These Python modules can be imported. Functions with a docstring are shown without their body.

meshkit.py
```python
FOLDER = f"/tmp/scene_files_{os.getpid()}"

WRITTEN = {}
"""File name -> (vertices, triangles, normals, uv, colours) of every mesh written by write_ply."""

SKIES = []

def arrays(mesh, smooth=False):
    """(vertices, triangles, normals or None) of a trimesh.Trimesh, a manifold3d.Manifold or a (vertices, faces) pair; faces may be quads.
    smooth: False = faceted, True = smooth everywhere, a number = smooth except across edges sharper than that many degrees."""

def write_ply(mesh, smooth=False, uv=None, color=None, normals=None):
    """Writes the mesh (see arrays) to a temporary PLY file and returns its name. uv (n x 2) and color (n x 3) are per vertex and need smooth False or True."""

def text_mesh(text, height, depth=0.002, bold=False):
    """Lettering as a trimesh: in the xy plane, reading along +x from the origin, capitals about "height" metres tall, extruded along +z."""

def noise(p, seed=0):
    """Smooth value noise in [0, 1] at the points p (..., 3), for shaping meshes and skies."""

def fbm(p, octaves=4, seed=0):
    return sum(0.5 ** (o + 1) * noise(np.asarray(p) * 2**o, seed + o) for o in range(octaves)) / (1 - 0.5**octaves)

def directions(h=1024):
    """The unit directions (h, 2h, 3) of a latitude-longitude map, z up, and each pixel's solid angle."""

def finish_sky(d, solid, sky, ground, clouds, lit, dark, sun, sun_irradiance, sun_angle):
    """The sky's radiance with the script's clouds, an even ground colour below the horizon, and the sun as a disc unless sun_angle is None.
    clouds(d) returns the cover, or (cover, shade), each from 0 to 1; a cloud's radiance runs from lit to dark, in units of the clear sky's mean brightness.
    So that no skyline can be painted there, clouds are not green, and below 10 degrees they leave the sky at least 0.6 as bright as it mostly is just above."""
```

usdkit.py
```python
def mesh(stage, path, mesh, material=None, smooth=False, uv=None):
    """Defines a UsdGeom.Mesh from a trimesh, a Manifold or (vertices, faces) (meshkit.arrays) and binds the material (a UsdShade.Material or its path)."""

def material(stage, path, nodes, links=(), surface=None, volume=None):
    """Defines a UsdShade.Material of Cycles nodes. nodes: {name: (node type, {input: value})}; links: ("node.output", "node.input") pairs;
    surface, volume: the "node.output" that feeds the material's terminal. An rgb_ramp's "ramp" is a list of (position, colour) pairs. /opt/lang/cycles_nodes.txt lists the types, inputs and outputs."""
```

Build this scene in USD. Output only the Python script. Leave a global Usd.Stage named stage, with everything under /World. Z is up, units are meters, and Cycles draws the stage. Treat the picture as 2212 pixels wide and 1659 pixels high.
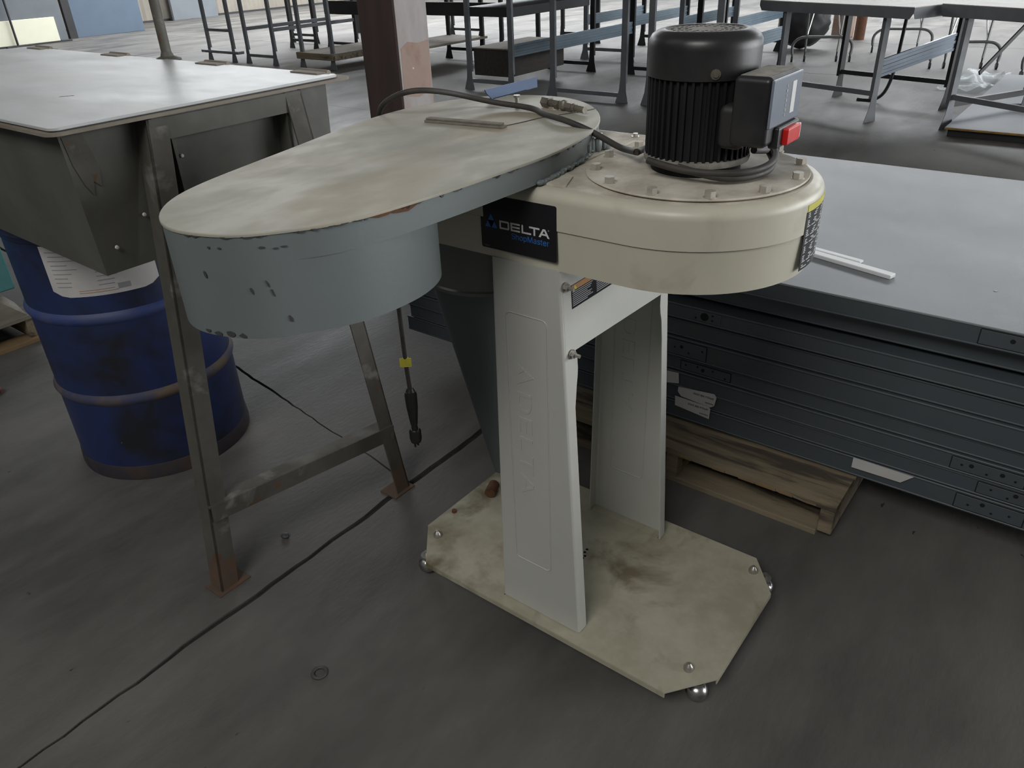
import math, random
import numpy as np, trimesh, usdkit, meshkit
import manifold3d as m3
import shapely
from shapely.geometry import Polygon, LineString, Point, box as sbox
from shapely.ops import unary_union
from pxr import Usd, UsdGeom, UsdLux, UsdShade, Gf, Sdf

random.seed(7)
rng = np.random.default_rng(7)
stage = Usd.Stage.CreateInMemory()
UsdGeom.SetStageUpAxis(stage, 'Z')
UsdGeom.SetStageMetersPerUnit(stage, 1.0)
UsdGeom.Xform.Define(stage, '/World')
UsdGeom.Scope.Define(stage, '/World/Looks')

# ------------------------------------------------------------------ camera
F, TH, RO, YA, H = 1660.0, math.radians(29.98), math.radians(-2.48), math.radians(51.48), 1.55
fw = np.array([math.sin(YA) * math.cos(TH), math.cos(YA) * math.cos(TH), -math.sin(TH)])
r0 = np.array([math.cos(YA), -math.sin(YA), 0.0]); u0 = np.cross(r0, fw)
rt = math.cos(RO) * r0 + math.sin(RO) * u0
up = -math.sin(RO) * r0 + math.cos(RO) * u0
cam = UsdGeom.Camera.Define(stage, '/World/camera')
cam.AddTransformOp().Set(Gf.Matrix4d(*rt, 0, *up, 0, *(-fw), 0, 0, 0, H, 1))
cam.CreateHorizontalApertureAttr(36.0)
cam.CreateVerticalApertureAttr(36.0 * 1659 / 2212)
cam.CreateFocalLengthAttr(F / 2212 * 36.0)
cam.CreateClippingRangeAttr(Gf.Vec2f(0.05, 200))
cam.CreateExposureAttr(0.0)

# ------------------------------------------------------------------ light: grey daylight in a big open hall
dome = UsdLux.DomeLight.Define(stage, '/World/hall_daylight')
dome.CreateIntensityAttr(0.034)
dome.CreateColorAttr(Gf.Vec3f(0.97, 0.99, 1.0))

def rect_light(name, pos, target, w, h, inten, color=(1, 1, 1)):
    L = UsdLux.RectLight.Define(stage, '/World/' + name)
    p, t = np.array(pos, float), np.array(target, float)
    z = p - t; z /= np.linalg.norm(z)
    x = np.cross([0, 0, 1.0], z)
    x = np.array([1.0, 0, 0]) if np.linalg.norm(x) < 1e-6 else x / np.linalg.norm(x)
    y = np.cross(z, x)
    L.AddTransformOp().Set(Gf.Matrix4d(*x, 0, *y, 0, *z, 0, *p, 1))
    L.CreateWidthAttr(w); L.CreateHeightAttr(h); L.CreateIntensityAttr(inten)
    L.CreateColorAttr(Gf.Vec3f(*color))
    return L
# open loading doors along the far and the right side of the hall, and two rooflights
rect_light('loading_door_daylight', (25, 6, 1.3), (0, 6, 1.3), 30, 2.4, 2.2, (0.90, 0.95, 1.0))
rect_light('side_door_daylight', (8.5, -7.5, 2.3), (4.5, 2, 1.2), 10, 4.0, 9.0, (0.97, 0.99, 1.0))
rect_light('rooflight_daylight_near', (-3.4, 0.0, 5.5), (1.2, 1.2, 0.5), 3.0, 2.2, 9, (1.0, 0.985, 0.95))
rect_light('rooflight_daylight_far', (17.5, 9, 5.0), (17.5, 9, 0), 5.5, 23, 10, (0.94, 0.97, 1.0))
rect_light('rooflight_daylight_bay', (11.5, 16.0, 5.5), (11.5, 16.0, 0), 8, 8, 6.2, (0.94, 0.97, 1.0))
rect_light('rooflight_daylight_left', (-2.5, 6.0, 6.5), (0.5, 3.0, 0), 4, 5, 0.5, (1.0, 0.99, 0.97))

rect_light('clerestory_daylight', (9.0, 21.2, 3.9), (7, 6, 0.5), 14, 2.6, 1.2, (0.93, 0.97, 1.0))

# ------------------------------------------------------------------ helpers
_names = {}
def numbered(parent, name):
    k = (parent, name); n = _names.get(k, -1) + 1; _names[k] = n
    return name if n == 0 else f'{name}_{n:03d}'
def setdata(p, **kw):
    for k, v in kw.items():
        if v is not None: p.SetCustomDataByKey(k, v)
class T:                                   # a thing: an Xform at its base whose children are its parts
    def __init__(s, name, label, cat, loc=(0, 0, 0), rz=0.0, group=None, kind=None):
        s.path = '/World/' + numbered('/World', name); s.loc = np.array(loc, float); s.rz = rz
        x = UsdGeom.Xform.Define(stage, s.path); x.AddTranslateOp().Set(Gf.Vec3d(*map(float, loc)))
        if rz: x.AddRotateZOp().Set(math.degrees(rz))
        s.prim = x.GetPrim(); setdata(s.prim, label=label, category=cat, group=group, kind=kind)
class P:
    def __init__(s, path, loc): s.path, s.loc = path, loc
def cat(ms):
    ms = [m for m in ms if m is not None]
    out = []
    for m in ms:
        if hasattr(m, 'to_mesh'):
            q = m.to_mesh(); m = trimesh.Trimesh(q.vert_properties[:, :3], q.tri_verts, process=False)
        out.append(m)
    return trimesh.util.concatenate(out) if len(out) > 1 else out[0]
def part(parent, name, mesh, mat, smooth=35, label=None, kind=None, local=False):
    """one Mesh prim under a thing (or under a part); mesh in world coordinates unless local"""
    mesh = cat(mesh if isinstance(mesh, (list, tuple)) else [mesh])
    mesh = mesh.copy()
    if not local: mesh.apply_translation(-parent.loc)
    path = parent.path + '/' + numbered(parent.path, name)
    pr = usdkit.mesh(stage, path, mesh, mat, smooth=smooth)
    setdata(pr.GetPrim(), label=label, kind=kind)
    return P(path, parent.loc)
def solo(name, mesh, mat, label, category, group=None, kind=None, smooth=35):
    """a thing that is one mesh"""
    mesh = cat(mesh if isinstance(mesh, (list, tuple)) else [mesh]).copy()
    b = mesh.bounds; loc = np.array([(b[0, 0] + b[1, 0]) / 2, (b[0, 1] + b[1, 1]) / 2, b[0, 2]])
    mesh.apply_translation(-loc)
    path = '/World/' + numbered('/World', name)
    pr = usdkit.mesh(stage, path, mesh, mat, smooth=smooth)
    pr.AddTranslateOp().Set(Gf.Vec3d(*map(float, loc)))
    setdata(pr.GetPrim(), label=label, category=category, group=group, kind=kind)
def dup(src, loc, label, rz=0.0, group=None):
    d = src.prim.GetCustomData(); name = src.path.rsplit('/', 1)[1].rstrip('0123456789').rstrip('_')
    t = T(name, label, d['category'], loc, rz, group or d.get('group'))
    t.prim.GetReferences().AddInternalReference(src.path)
    x = UsdGeom.Xformable(t.prim); x.ClearXformOpOrder()
    x.GetPrim().GetAttribute('xformOp:translate').Set(Gf.Vec3d(*map(float, loc)))
    ops = [UsdGeom.XformOp(t.prim.GetAttribute('xformOp:translate'))]
    if rz: ops.append(UsdGeom.XformOp(t.prim.GetAttribute('xformOp:rotateZ')))
    x.SetXformOpOrder(ops)
    t.prim.SetInstanceable(True)
    return t

def bx(x0, x1, y0, y1, z0, z1, c=0.0):
    """box between limits, edges chamfered by c"""
    if c <= 0:
        m = trimesh.creation.box((x1 - x0, y1 - y0, z1 - z0)); m.apply_translation(((x0 + x1) / 2, (y0 + y1) / 2, (z0 + z1) / 2)); return m
    pts = []
    for sx in (0, 1):
        for sy in (0, 1):
            for sz in (0, 1):
                X, Y, Z = (x0, x1)[sx], (y0, y1)[sy], (z0, z1)[sz]
                dx, dy, dz = c * (1 - 2 * sx), c * (1 - 2 * sy), c * (1 - 2 * sz)
                pts += [(X, Y + dy, Z + dz), (X + dx, Y, Z + dz), (X + dx, Y + dy, Z)]
    return trimesh.convex.convex_hull(np.array(pts))
def rbx(x0, x1, y0, y1, z0, z1, r, n=10):
    """box with rounded edges"""
    s = m3.Manifold.sphere(r, n * 2)
    ms = [s.translate((X, Y, Z)) for X in (x0 + r, x1 - r) for Y in (y0 + r, y1 - r) for Z in (z0 + r, z1 - r)]
    return cat([m3.Manifold.batch_hull(ms)])
def frame_of(d):
    d = np.asarray(d, float); d = d / np.linalg.norm(d)
    a = np.array([0, 0, 1.0]) if abs(d[2]) < 0.95 else np.array([1.0, 0, 0])
    x = np.cross(a, d); x /= np.linalg.norm(x); return x, np.cross(d, x), d
def cyl(p0, p1, r, n=20, r1=None):
    p0, p1 = np.array(p0, float), np.array(p1, float); x, y, d = frame_of(p1 - p0)
    a = np.linspace(0, 2 * np.pi, n, endpoint=False); r1 = r if r1 is None else r1
    ring = np.outer(np.cos(a), x) + np.outer(np.sin(a), y)
    v = np.vstack([p0 + r * ring, p1 + r1 * ring, [p0], [p1]]); f = []
    for i in range(n):
        j = (i + 1) % n
        f += [(i, j, n + j), (i, n + j, n + i), (2 * n, j, i), (2 * n + 1, n + i, n + j)]
    return trimesh.Trimesh(v, f, process=False)
def bar(p0, p1, w, h, upv=(0, 0, 1), c=0.0):
    """rectangular bar from p0 to p1: w across, h along upv"""
    p0, p1 = np.array(p0, float), np.array(p1, float); d = p1 - p0; L = np.linalg.norm(d); d /= L
    u = np.array(upv, float); u -= d * (u @ d); u /= np.linalg.norm(u); s = np.cross(u, d)
    m = bx(-w / 2, w / 2, 0, L, -h / 2, h / 2, c)
    M = np.eye(4); M[:3, 0], M[:3, 1], M[:3, 2], M[:3, 3] = -s, d, u, p0
    if np.linalg.det(M[:3, :3]) < 0: M[:3, 0] = s
    m.apply_transform(M); return m
def spline(pts, n=60):
    pts = np.array(pts, float); t = np.r_[0, np.cumsum(np.linalg.norm(np.diff(pts, axis=0), axis=1))]
    from scipy.interpolate import CubicSpline, PchipInterpolator
    return CubicSpline(t, pts, bc_type='natural')(np.linspace(0, t[-1], n))
def tube(path, r, n=10, closed=False):
    path = np.array(path, float); N = len(path)
    tg = np.gradient(path, axis=0) if not closed else np.roll(path, -1, 0) - np.roll(path, 1, 0)
    tg /= np.linalg.norm(tg, axis=1)[:, None]
    x, y, _ = frame_of(tg[0]); rr = np.broadcast_to(r, (N,)); v = []
    a = np.linspace(0, 2 * np.pi, n, endpoint=False)
    for i in range(N):
        x = x - tg[i] * (x @ tg[i]); x /= np.linalg.norm(x); y = np.cross(tg[i], x)
        v.append(path[i] + rr[i] * (np.outer(np.cos(a), x) + np.outer(np.sin(a), y)))
    v = np.vstack(v); f = []
    for i in range(N if closed else N - 1):
        k = (i + 1) % N
        for j in range(n):
            q = (j + 1) % n; f += [(i * n + j, i * n + q, k * n + q), (i * n + j, k * n + q, k * n + j)]
    if not closed:
        v = np.vstack([v, path[0], path[-1]]); c0, c1 = len(v) - 2, len(v) - 1
        for j in range(n):
            q = (j + 1) % n; f += [(c0, q, j), (c1, (N - 1) * n + j, (N - 1) * n + q)]
    return trimesh.Trimesh(v, f, process=False)
def lathe(prof, cx, cy, n=48):
    """prof: (r, z) from the bottom up"""
    a = np.linspace(0, 2 * np.pi, n, endpoint=False); v, f = [], []
    for r, z in prof: v += [(cx + max(r, 1e-5) * math.cos(t), cy + max(r, 1e-5) * math.sin(t), z) for t in a]
    for i in range(len(prof) - 1):
        for j in range(n):
            q = (j + 1) % n; f += [(i * n + j, i * n + q, (i + 1) * n + q), (i * n + j, (i + 1) * n + q, (i + 1) * n + j)]
    return trimesh.Trimesh(v, f, process=False)
def ext(poly, z0, z1):
    ms = []
    for g in getattr(poly, 'geoms', [poly]):
        m = trimesh.creation.extrude_polygon(g, z1 - z0, engine='earcut'); m.apply_translation((0, 0, z0)); ms.append(m)
    return cat(ms)
def place(m, o, ex, ey):
    """moves a mesh of the xy plane so that x runs along ex, y along ey, from o"""
    ex, ey = np.array(ex, float), np.array(ey, float); ex /= np.linalg.norm(ex); ey /= np.linalg.norm(ey)
    M = np.eye(4); M[:3, 0], M[:3, 1], M[:3, 2], M[:3, 3] = ex, ey, np.cross(ex, ey), o
    m = m.copy(); m.apply_transform(M); return m
def rounded_slab(outline, z0, z1, r, steps=5):
    """solid over a plan outline (closed ccw points) with the top edge rounded by r"""
    pg = Polygon(outline); rings = [np.array(outline)]; N = len(outline)
    P0 = np.array(outline); prev, nxt = np.roll(P0, 1, 0), np.roll(P0, -1, 0)
    t = nxt - prev; nrm = np.c_[t[:, 1], -t[:, 0]]; nrm /= np.linalg.norm(nrm, axis=1)[:, None]
    lv = [(0, z0)] + [(r * (1 - math.cos(k / steps * math.pi / 2)), z1 - r + r * math.sin(k / steps * math.pi / 2)) for k in range(steps + 1)]
    v = np.vstack([np.c_[P0 - nrm * i, np.full(N, z)] for i, z in lv]); f = []
    for i in range(len(lv) - 1):
        for j in range(N):
            q = (j + 1) % N; f += [(i * N + j, i * N + q, (i + 1) * N + q), (i * N + j, (i + 1) * N + q, (i + 1) * N + j)]
    m = trimesh.Trimesh(v, f, process=False)
    def capz(pts, z, flip):
        c = trimesh.creation.triangulate_polygon(Polygon(pts), engine='earcut')
        vv = np.c_[c[0], np.full(len(c[0]), z)]; ff = np.array(c[1])
        a = vv[ff]; s = np.sign(np.cross(a[:, 1] - a[:, 0], a[:, 2] - a[:, 0])[:, 2].sum())
        if (s < 0) != flip: ff = ff[:, ::-1]
        return trimesh.Trimesh(vv, ff, process=False)
    last = P0 - nrm * lv[-1][0]
    return cat([m, capz(last, z1, False), capz(P0, z0, True)])

# ------------------------------------------------------------------ materials
def M(name, c1, c2=None, scale=6.0, rough=0.5, rough2=None, metal=0.0, detail=6.0, lo=0.35, hi=0.65, bump=0.0, bscale=None,
      spec=0.5, stain=None, stain_scale=1.5, stain_lo=0.5, stain_hi=0.62, chip=None, chip_scale=14, chip_lo=0.70, stretch=None, coat=0.0, extra_rough=None):
    """painted, dusty, stained surfaces: base noise between two tones, large stains, small chips"""
    n = {'tc': ('texture_coordinate', {}), 'mp': ('mapping', {'scale': stretch or (1, 1, 1)}),
         'p': ('principled_bsdf', {'metallic': metal, 'roughness': rough, 'specular_ior_level': spec, 'base_color': c1, 'coat_weight': coat})}
    l = [('tc.object', 'mp.vector')]; col = None
    if c2 is not None:
        n['n1'] = ('noise_texture', {'scale': scale, 'detail': detail, 'roughness': 0.62})
        n['r1'] = ('rgb_ramp', {'ramp': [(0, c1), (lo, c1), (hi, c2), (1, c2)]})
        l += [('mp.vector', 'n1.vector'), ('n1.fac', 'r1.fac')]; col = 'r1.color'
        if rough2 is not None:
            n['mr'] = ('map_range', {'from_min': lo, 'from_max': hi, 'to_min': rough, 'to_max': rough2, 'clamp': True})
            l += [('n1.fac', 'mr.value'), ('mr.result', 'p.roughness')]
    for key, (cc, sc, a, b, dt) in {'s': (stain, stain_scale, stain_lo, stain_hi, 5.0), 'c': (chip, chip_scale, chip_lo, chip_lo + 0.02, 3.0)}.items():
        if cc is None: continue
        n['n' + key] = ('noise_texture', {'scale': sc, 'detail': dt, 'roughness': 0.6, 'distortion': 0.4 if key == 's' else 0.0})
        n['o' + key] = ('vector_math', {'math_type': 'add', 'vector2': (3.7, 1.9, 8.1) if key == 's' else (11.3, 5.2, 2.8)})
        n['m' + key] = ('map_range', {'from_min': a, 'from_max': b, 'to_min': 0.0, 'to_max': 1.0, 'clamp': True})
        n['x' + key] = ('mix', {'mix_type': 'mix', 'color1': c1, 'color2': cc})
        l += [('mp.vector', 'o' + key + '.vector1'), ('o' + key + '.vector', 'n' + key + '.vector'), ('n' + key + '.fac', 'm' + key + '.value'), ('m' + key + '.result', 'x' + key + '.fac')]
        if col: l.append((col, 'x' + key + '.color1'))
        col = 'x' + key + '.color'
    if col: l.append((col, 'p.base_color'))
    if bump:
        n['nb'] = ('noise_texture', {'scale': bscale or scale * 6, 'detail': 4.0})
        n['b'] = ('bump', {'strength': bump, 'distance': 0.004})
        l += [('mp.vector', 'nb.vector'), ('nb.fac', 'b.height'), ('b.normal', 'p.normal')]
    return usdkit.material(stage, '/World/Looks/' + name, n, l, surface='p.BSDF')

concrete = M('concrete', (0.066, 0.0625, 0.058), (0.143, 0.137, 0.127), scale=1.5, rough=0.5, rough2=0.7, lo=0.34, hi=0.68, detail=9, bump=0.25, bscale=55, spec=0.35,
             stain=(0.036, 0.034, 0.032), stain_scale=1.15, stain_lo=0.53, stain_hi=0.72, chip=(0.03, 0.03, 0.03), chip_scale=22, chip_lo=0.735, stretch=(0.55, 1.25, 1))
joint_dirt = M('joint_dirt', (0.018, 0.016, 0.014), (0.035, 0.03, 0.026), scale=30, rough=0.9)
cream = M('cream_paint', (0.54, 0.515, 0.42), (0.49, 0.47, 0.38), scale=5, rough=0.34, rough2=0.45, stain=(0.33, 0.29, 0.2), stain_scale=5, stain_lo=0.60, stain_hi=0.8)
cream_dusty = M('dusty_cream_paint', (0.62, 0.575, 0.49), (0.40, 0.36, 0.295), scale=13, rough=0.62, rough2=0.8, stain=(0.5, 0.48, 0.43), stain_scale=7, stain_lo=0.56, stain_hi=0.75, bump=0.08)
leg_paint = M('pale_grey_paint', (0.46, 0.46, 0.425), (0.43, 0.43, 0.395), scale=4, rough=0.36, rough2=0.46, bump=0.06, bscale=220)
base_paint = M('worn_base_paint', (0.42, 0.40, 0.31), (0.30, 0.28, 0.205), scale=7, rough=0.5, rough2=0.75, detail=9, stain=(0.15, 0.125, 0.075), stain_scale=4.2, stain_lo=0.52, stain_hi=0.66, chip=(0.09, 0.07, 0.045), chip_scale=38, chip_lo=0.73)
grey_duct = M('grey_green_paint', (0.150, 0.174, 0.173), (0.138, 0.158, 0.157), scale=5, rough=0.38, rough2=0.5, chip=(0.03, 0.032, 0.033), chip_scale=13, chip_lo=0.745, bump=0.05, bscale=90)
duct_top = M('dusty_duct_top', (0.37, 0.350, 0.285), (0.32, 0.312, 0.262), scale=4.5, rough=0.5, rough2=0.66, lo=0.4, hi=0.62, stain=(0.34, 0.29, 0.21), stain_scale=3.2, stain_lo=0.5, stain_hi=0.72, stretch=(1, 1.8, 1))
cone_grey = M('dark_grey_cone_paint', (0.085, 0.098, 0.103), (0.075, 0.087, 0.092), scale=5, rough=0.5)
clear_band = M('grey_plastic_band', (0.10, 0.105, 0.11), (0.13, 0.13, 0.13), scale=6, rough=0.22, spec=0.6)
black_plastic = M('black_plastic', (0.016, 0.016, 0.018), (0.024, 0.023, 0.023), scale=9, rough=0.33, rough2=0.5, spec=0.5)
black_iron = M('black_motor_paint', (0.009, 0.009, 0.011), (0.014, 0.013, 0.014), scale=12, rough=0.7, spec=0.25)
dusty_black = M('dusty_black_plastic', (0.11, 0.105, 0.09), (0.045, 0.043, 0.038), scale=12, rough=0.6, rough2=0.75)
grey_dust = M('grey_dust', (0.30, 0.285, 0.25), (0.17, 0.16, 0.14), scale=40, rough=0.85)
slate_plastic = M('slate_plate', (0.19, 0.215, 0.26), None, rough=0.25)
label_black = M('label_black', (0.010, 0.010, 0.013), (0.016, 0.015, 0.017), scale=8, rough=0.25, spec=0.4)
label_white = M('label_white', (0.62, 0.62, 0.62), None, rough=0.4)
label_grey = M('label_print_grey', (0.30, 0.30, 0.31), None, rough=0.4)
label_blue = M('label_blue', (0.03, 0.15, 0.48), None, rough=0.35)
label_blue2 = M('label_deep_blue', (0.015, 0.09, 0.28), None, rough=0.35)
label_orange = M('label_orange', (0.42, 0.19, 0.045), (0.33, 0.17, 0.06), scale=30, rough=0.5)
label_yellow = M('label_yellow', (0.62, 0.56, 0.06), (0.5, 0.46, 0.05), scale=30, rough=0.45)
print_dark = M('print_dark', (0.05, 0.05, 0.05), None, rough=0.6)
red_plastic = M('red_switch', (0.62, 0.015, 0.01), (0.5, 0.012, 0.01), scale=20, rough=0.35)
rubber = M('black_rubber_cord', (0.030, 0.027, 0.025), (0.055, 0.048, 0.042), scale=22, rough=0.55, rough2=0.75)
zinc = M('zinc_bolt', (0.52, 0.50, 0.46), (0.38, 0.36, 0.32), scale=40, rough=0.35, metal=0.85)
dusty_zinc = M('dusty_bolt', (0.50, 0.47, 0.41), (0.38, 0.35, 0.30), scale=30, rough=0.5, metal=0.35)
chrome = M('chrome_ball', (0.62, 0.61, 0.60), (0.5, 0.49, 0.48), scale=20, rough=0.12, rough2=0.3, metal=1.0)
rust = M('rust', (0.13, 0.055, 0.025), (0.08, 0.035, 0.02), scale=40, rough=0.85)
wood = M('pallet_wood', (0.25, 0.20, 0.13), (0.18, 0.148, 0.10), scale=6, rough=0.8, stretch=(6, 0.7, 6), stain=(0.07, 0.055, 0.04), stain_scale=3, bump=0.2)
wood_edge = M('fresh_split_wood', (0.25, 0.165, 0.08), (0.19, 0.13, 0.07), scale=12, rough=0.8)
grey_wood = M('weathered_wood', (0.22, 0.2, 0.165), (0.15, 0.135, 0.11), scale=7, rough=0.85, stretch=(0.7, 5, 5))
door_edge = M('slate_grey_steel', (0.074, 0.087, 0.098), (0.061, 0.072, 0.082), scale=3, rough=0.42, rough2=0.55, chip=(0.09, 0.09, 0.09), chip_scale=40, chip_lo=0.8)
door_top = M('grey_primer_steel', (0.20, 0.215, 0.23), (0.235, 0.245, 0.255), scale=1.6, rough=0.42, rough2=0.52, lo=0.3, hi=0.7, bump=0.04, bscale=180, stain=(0.31, 0.315, 0.31), stain_scale=2.2, stain_lo=0.6, stain_hi=0.85)
hole_dark = M('dark_hole', (0.006, 0.006, 0.007), None, rough=0.9)
paper = M('white_paper', (0.56, 0.54, 0.53), (0.5, 0.485, 0.475), scale=8, rough=0.7)
white_pvc = M('white_plastic_strip', (0.72, 0.73, 0.74), None, rough=0.4)
tank_paint = M('tank_grey_paint', (0.095, 0.094, 0.080), (0.066, 0.066, 0.055), scale=4, rough=0.55, rough2=0.7, stain=(0.06, 0.055, 0.042), stain_scale=2.4, stain_lo=0.54, stain_hi=0.75, chip=(0.25, 0.25, 0.22), chip_scale=15, chip_lo=0.765, bump=0.08)
tank_lid = M('galvanised_lid', (0.43, 0.445, 0.45), (0.37, 0.385, 0.385), scale=3, rough=0.34, rough2=0.44, lo=0.3, hi=0.7, stretch=(2.2, 0.9, 1), stain=(0.42, 0.41, 0.385), stain_scale=1.8, stain_lo=0.5, stain_hi=0.8)
tank_rim = M('dusty_tank_rim', (0.24, 0.21, 0.17), (0.17, 0.145, 0.115), scale=7, rough=0.7)
leg_steel = M('worn_angle_iron', (0.085, 0.08, 0.066), (0.06, 0.056, 0.046), scale=9, rough=0.6, rough2=0.75, stain=(0.17, 0.165, 0.15), stain_scale=9, stain_lo=0.6, stain_hi=0.72, chip=(0.09, 0.05, 0.03), chip_scale=14, chip_lo=0.66)
leg_rust = M('rusty_leg_foot', (0.105, 0.058, 0.033), (0.075, 0.056, 0.042), scale=20, rough=0.85)
drum_blue = M('blue_drum_paint', (0.014, 0.024, 0.098), (0.014, 0.028, 0.092), scale=3, rough=0.42, rough2=0.55, stain=(0.013, 0.014, 0.020), stain_scale=3.0, stain_lo=0.42, stain_hi=0.60, chip=(0.12, 0.10, 0.12), chip_scale=9, chip_lo=0.71)
drum_rust = M('rusty_drum_hoop', (0.105, 0.075, 0.055), (0.04, 0.045, 0.09), scale=7, rough=0.75, lo=0.42, hi=0.6)
drum_hoop = M('scuffed_blue_hoop', (0.05, 0.062, 0.15), (0.022, 0.045, 0.17), scale=7, rough=0.6, lo=0.42, hi=0.6)
drum_foot = M('rusty_drum_chime', (0.05, 0.032, 0.022), (0.018, 0.02, 0.035), scale=8, rough=0.8)
teal = M('teal_paint', (0.06, 0.20, 0.20), (0.05, 0.17, 0.17), scale=5, rough=0.5)
col_dark = M('brown_column_paint', (0.075, 0.046, 0.042), (0.052, 0.034, 0.033), scale=5, rough=0.6, stretch=(3, 3, 0.5))
col_grey = M('worn_grey_column_face', (0.30, 0.275, 0.27), (0.25, 0.225, 0.215), scale=6, rough=0.65, stretch=(3, 3, 1), stain=(0.27, 0.19, 0.15), stain_scale=3, stain_lo=0.5, stain_hi=0.7, chip=(0.45, 0.43, 0.42), chip_scale=18, chip_lo=0.74)
col_rust = M('worn_column_face', (0.285, 0.205, 0.165), (0.24, 0.165, 0.13), scale=5, rough=0.65, stain=(0.20, 0.105, 0.07), stain_scale=4, stain_lo=0.5, stain_hi=0.66, chip=(0.5, 0.47, 0.44), chip_scale=16, chip_lo=0.72)
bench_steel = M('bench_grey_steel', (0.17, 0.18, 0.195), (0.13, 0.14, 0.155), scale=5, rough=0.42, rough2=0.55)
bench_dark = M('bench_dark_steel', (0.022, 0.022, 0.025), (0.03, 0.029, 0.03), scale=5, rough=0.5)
rail_blue = M('bench_blue_grey_rail', (0.20, 0.27, 0.33), (0.17, 0.23, 0.28), scale=5, rough=0.33, metal=0.25)
rail_steel = M('bench_bright_rail', (0.20, 0.23, 0.27), (0.17, 0.2, 0.24), scale=5, rough=0.22, metal=0.7)
bench_top = M('bench_top_board', (0.42, 0.40, 0.35), (0.34, 0.32, 0.28), scale=6, rough=0.5)
tube_grey = M('cart_tube_grey', (0.12, 0.12, 0.12), (0.09, 0.09, 0.09), scale=8, rough=0.45)
tube_chrome = M('cart_chrome_post', (0.55, 0.55, 0.55), None, rough=0.25, metal=0.9)
blue_paint = M('blue_sheet_metal', (0.022, 0.065, 0.16), (0.018, 0.055, 0.14), scale=12, rough=0.5)
brass = M('dull_brass', (0.20, 0.18, 0.145), (0.13, 0.118, 0.095), scale=30, rough=0.42, metal=0.4)
panel_blue = M('blue_grey_panel', (0.10, 0.14, 0.19), (0.085, 0.12, 0.165), scale=1.2, rough=0.6)
panel_grey = M('grey_panel', (0.15, 0.165, 0.18), (0.13, 0.145, 0.16), scale=2, rough=0.6)
corrugated = M('corrugated_wall_sheet', (0.24, 0.215, 0.18), (0.2, 0.18, 0.15), scale=2, rough=0.6)
cream_board = M('pale_yellow_board', (0.80, 0.79, 0.62), (0.74, 0.73, 0.58), scale=2, rough=0.5)
clear_sheet = usdkit.material(stage, '/World/Looks/clear_plastic', {'a': ('transparent_bsdf', {'color': (0.9, 0.93, 0.94)}), 'g': ('principled_bsdf', {'base_color': (0.75, 0.79, 0.8), 'roughness': 0.25}), 'm': ('mix_closure', {'fac': 0.3})},
                              [('a.BSDF', 'm.closure1'), ('g.BSDF', 'm.closure2')], surface='m.closure')

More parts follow.
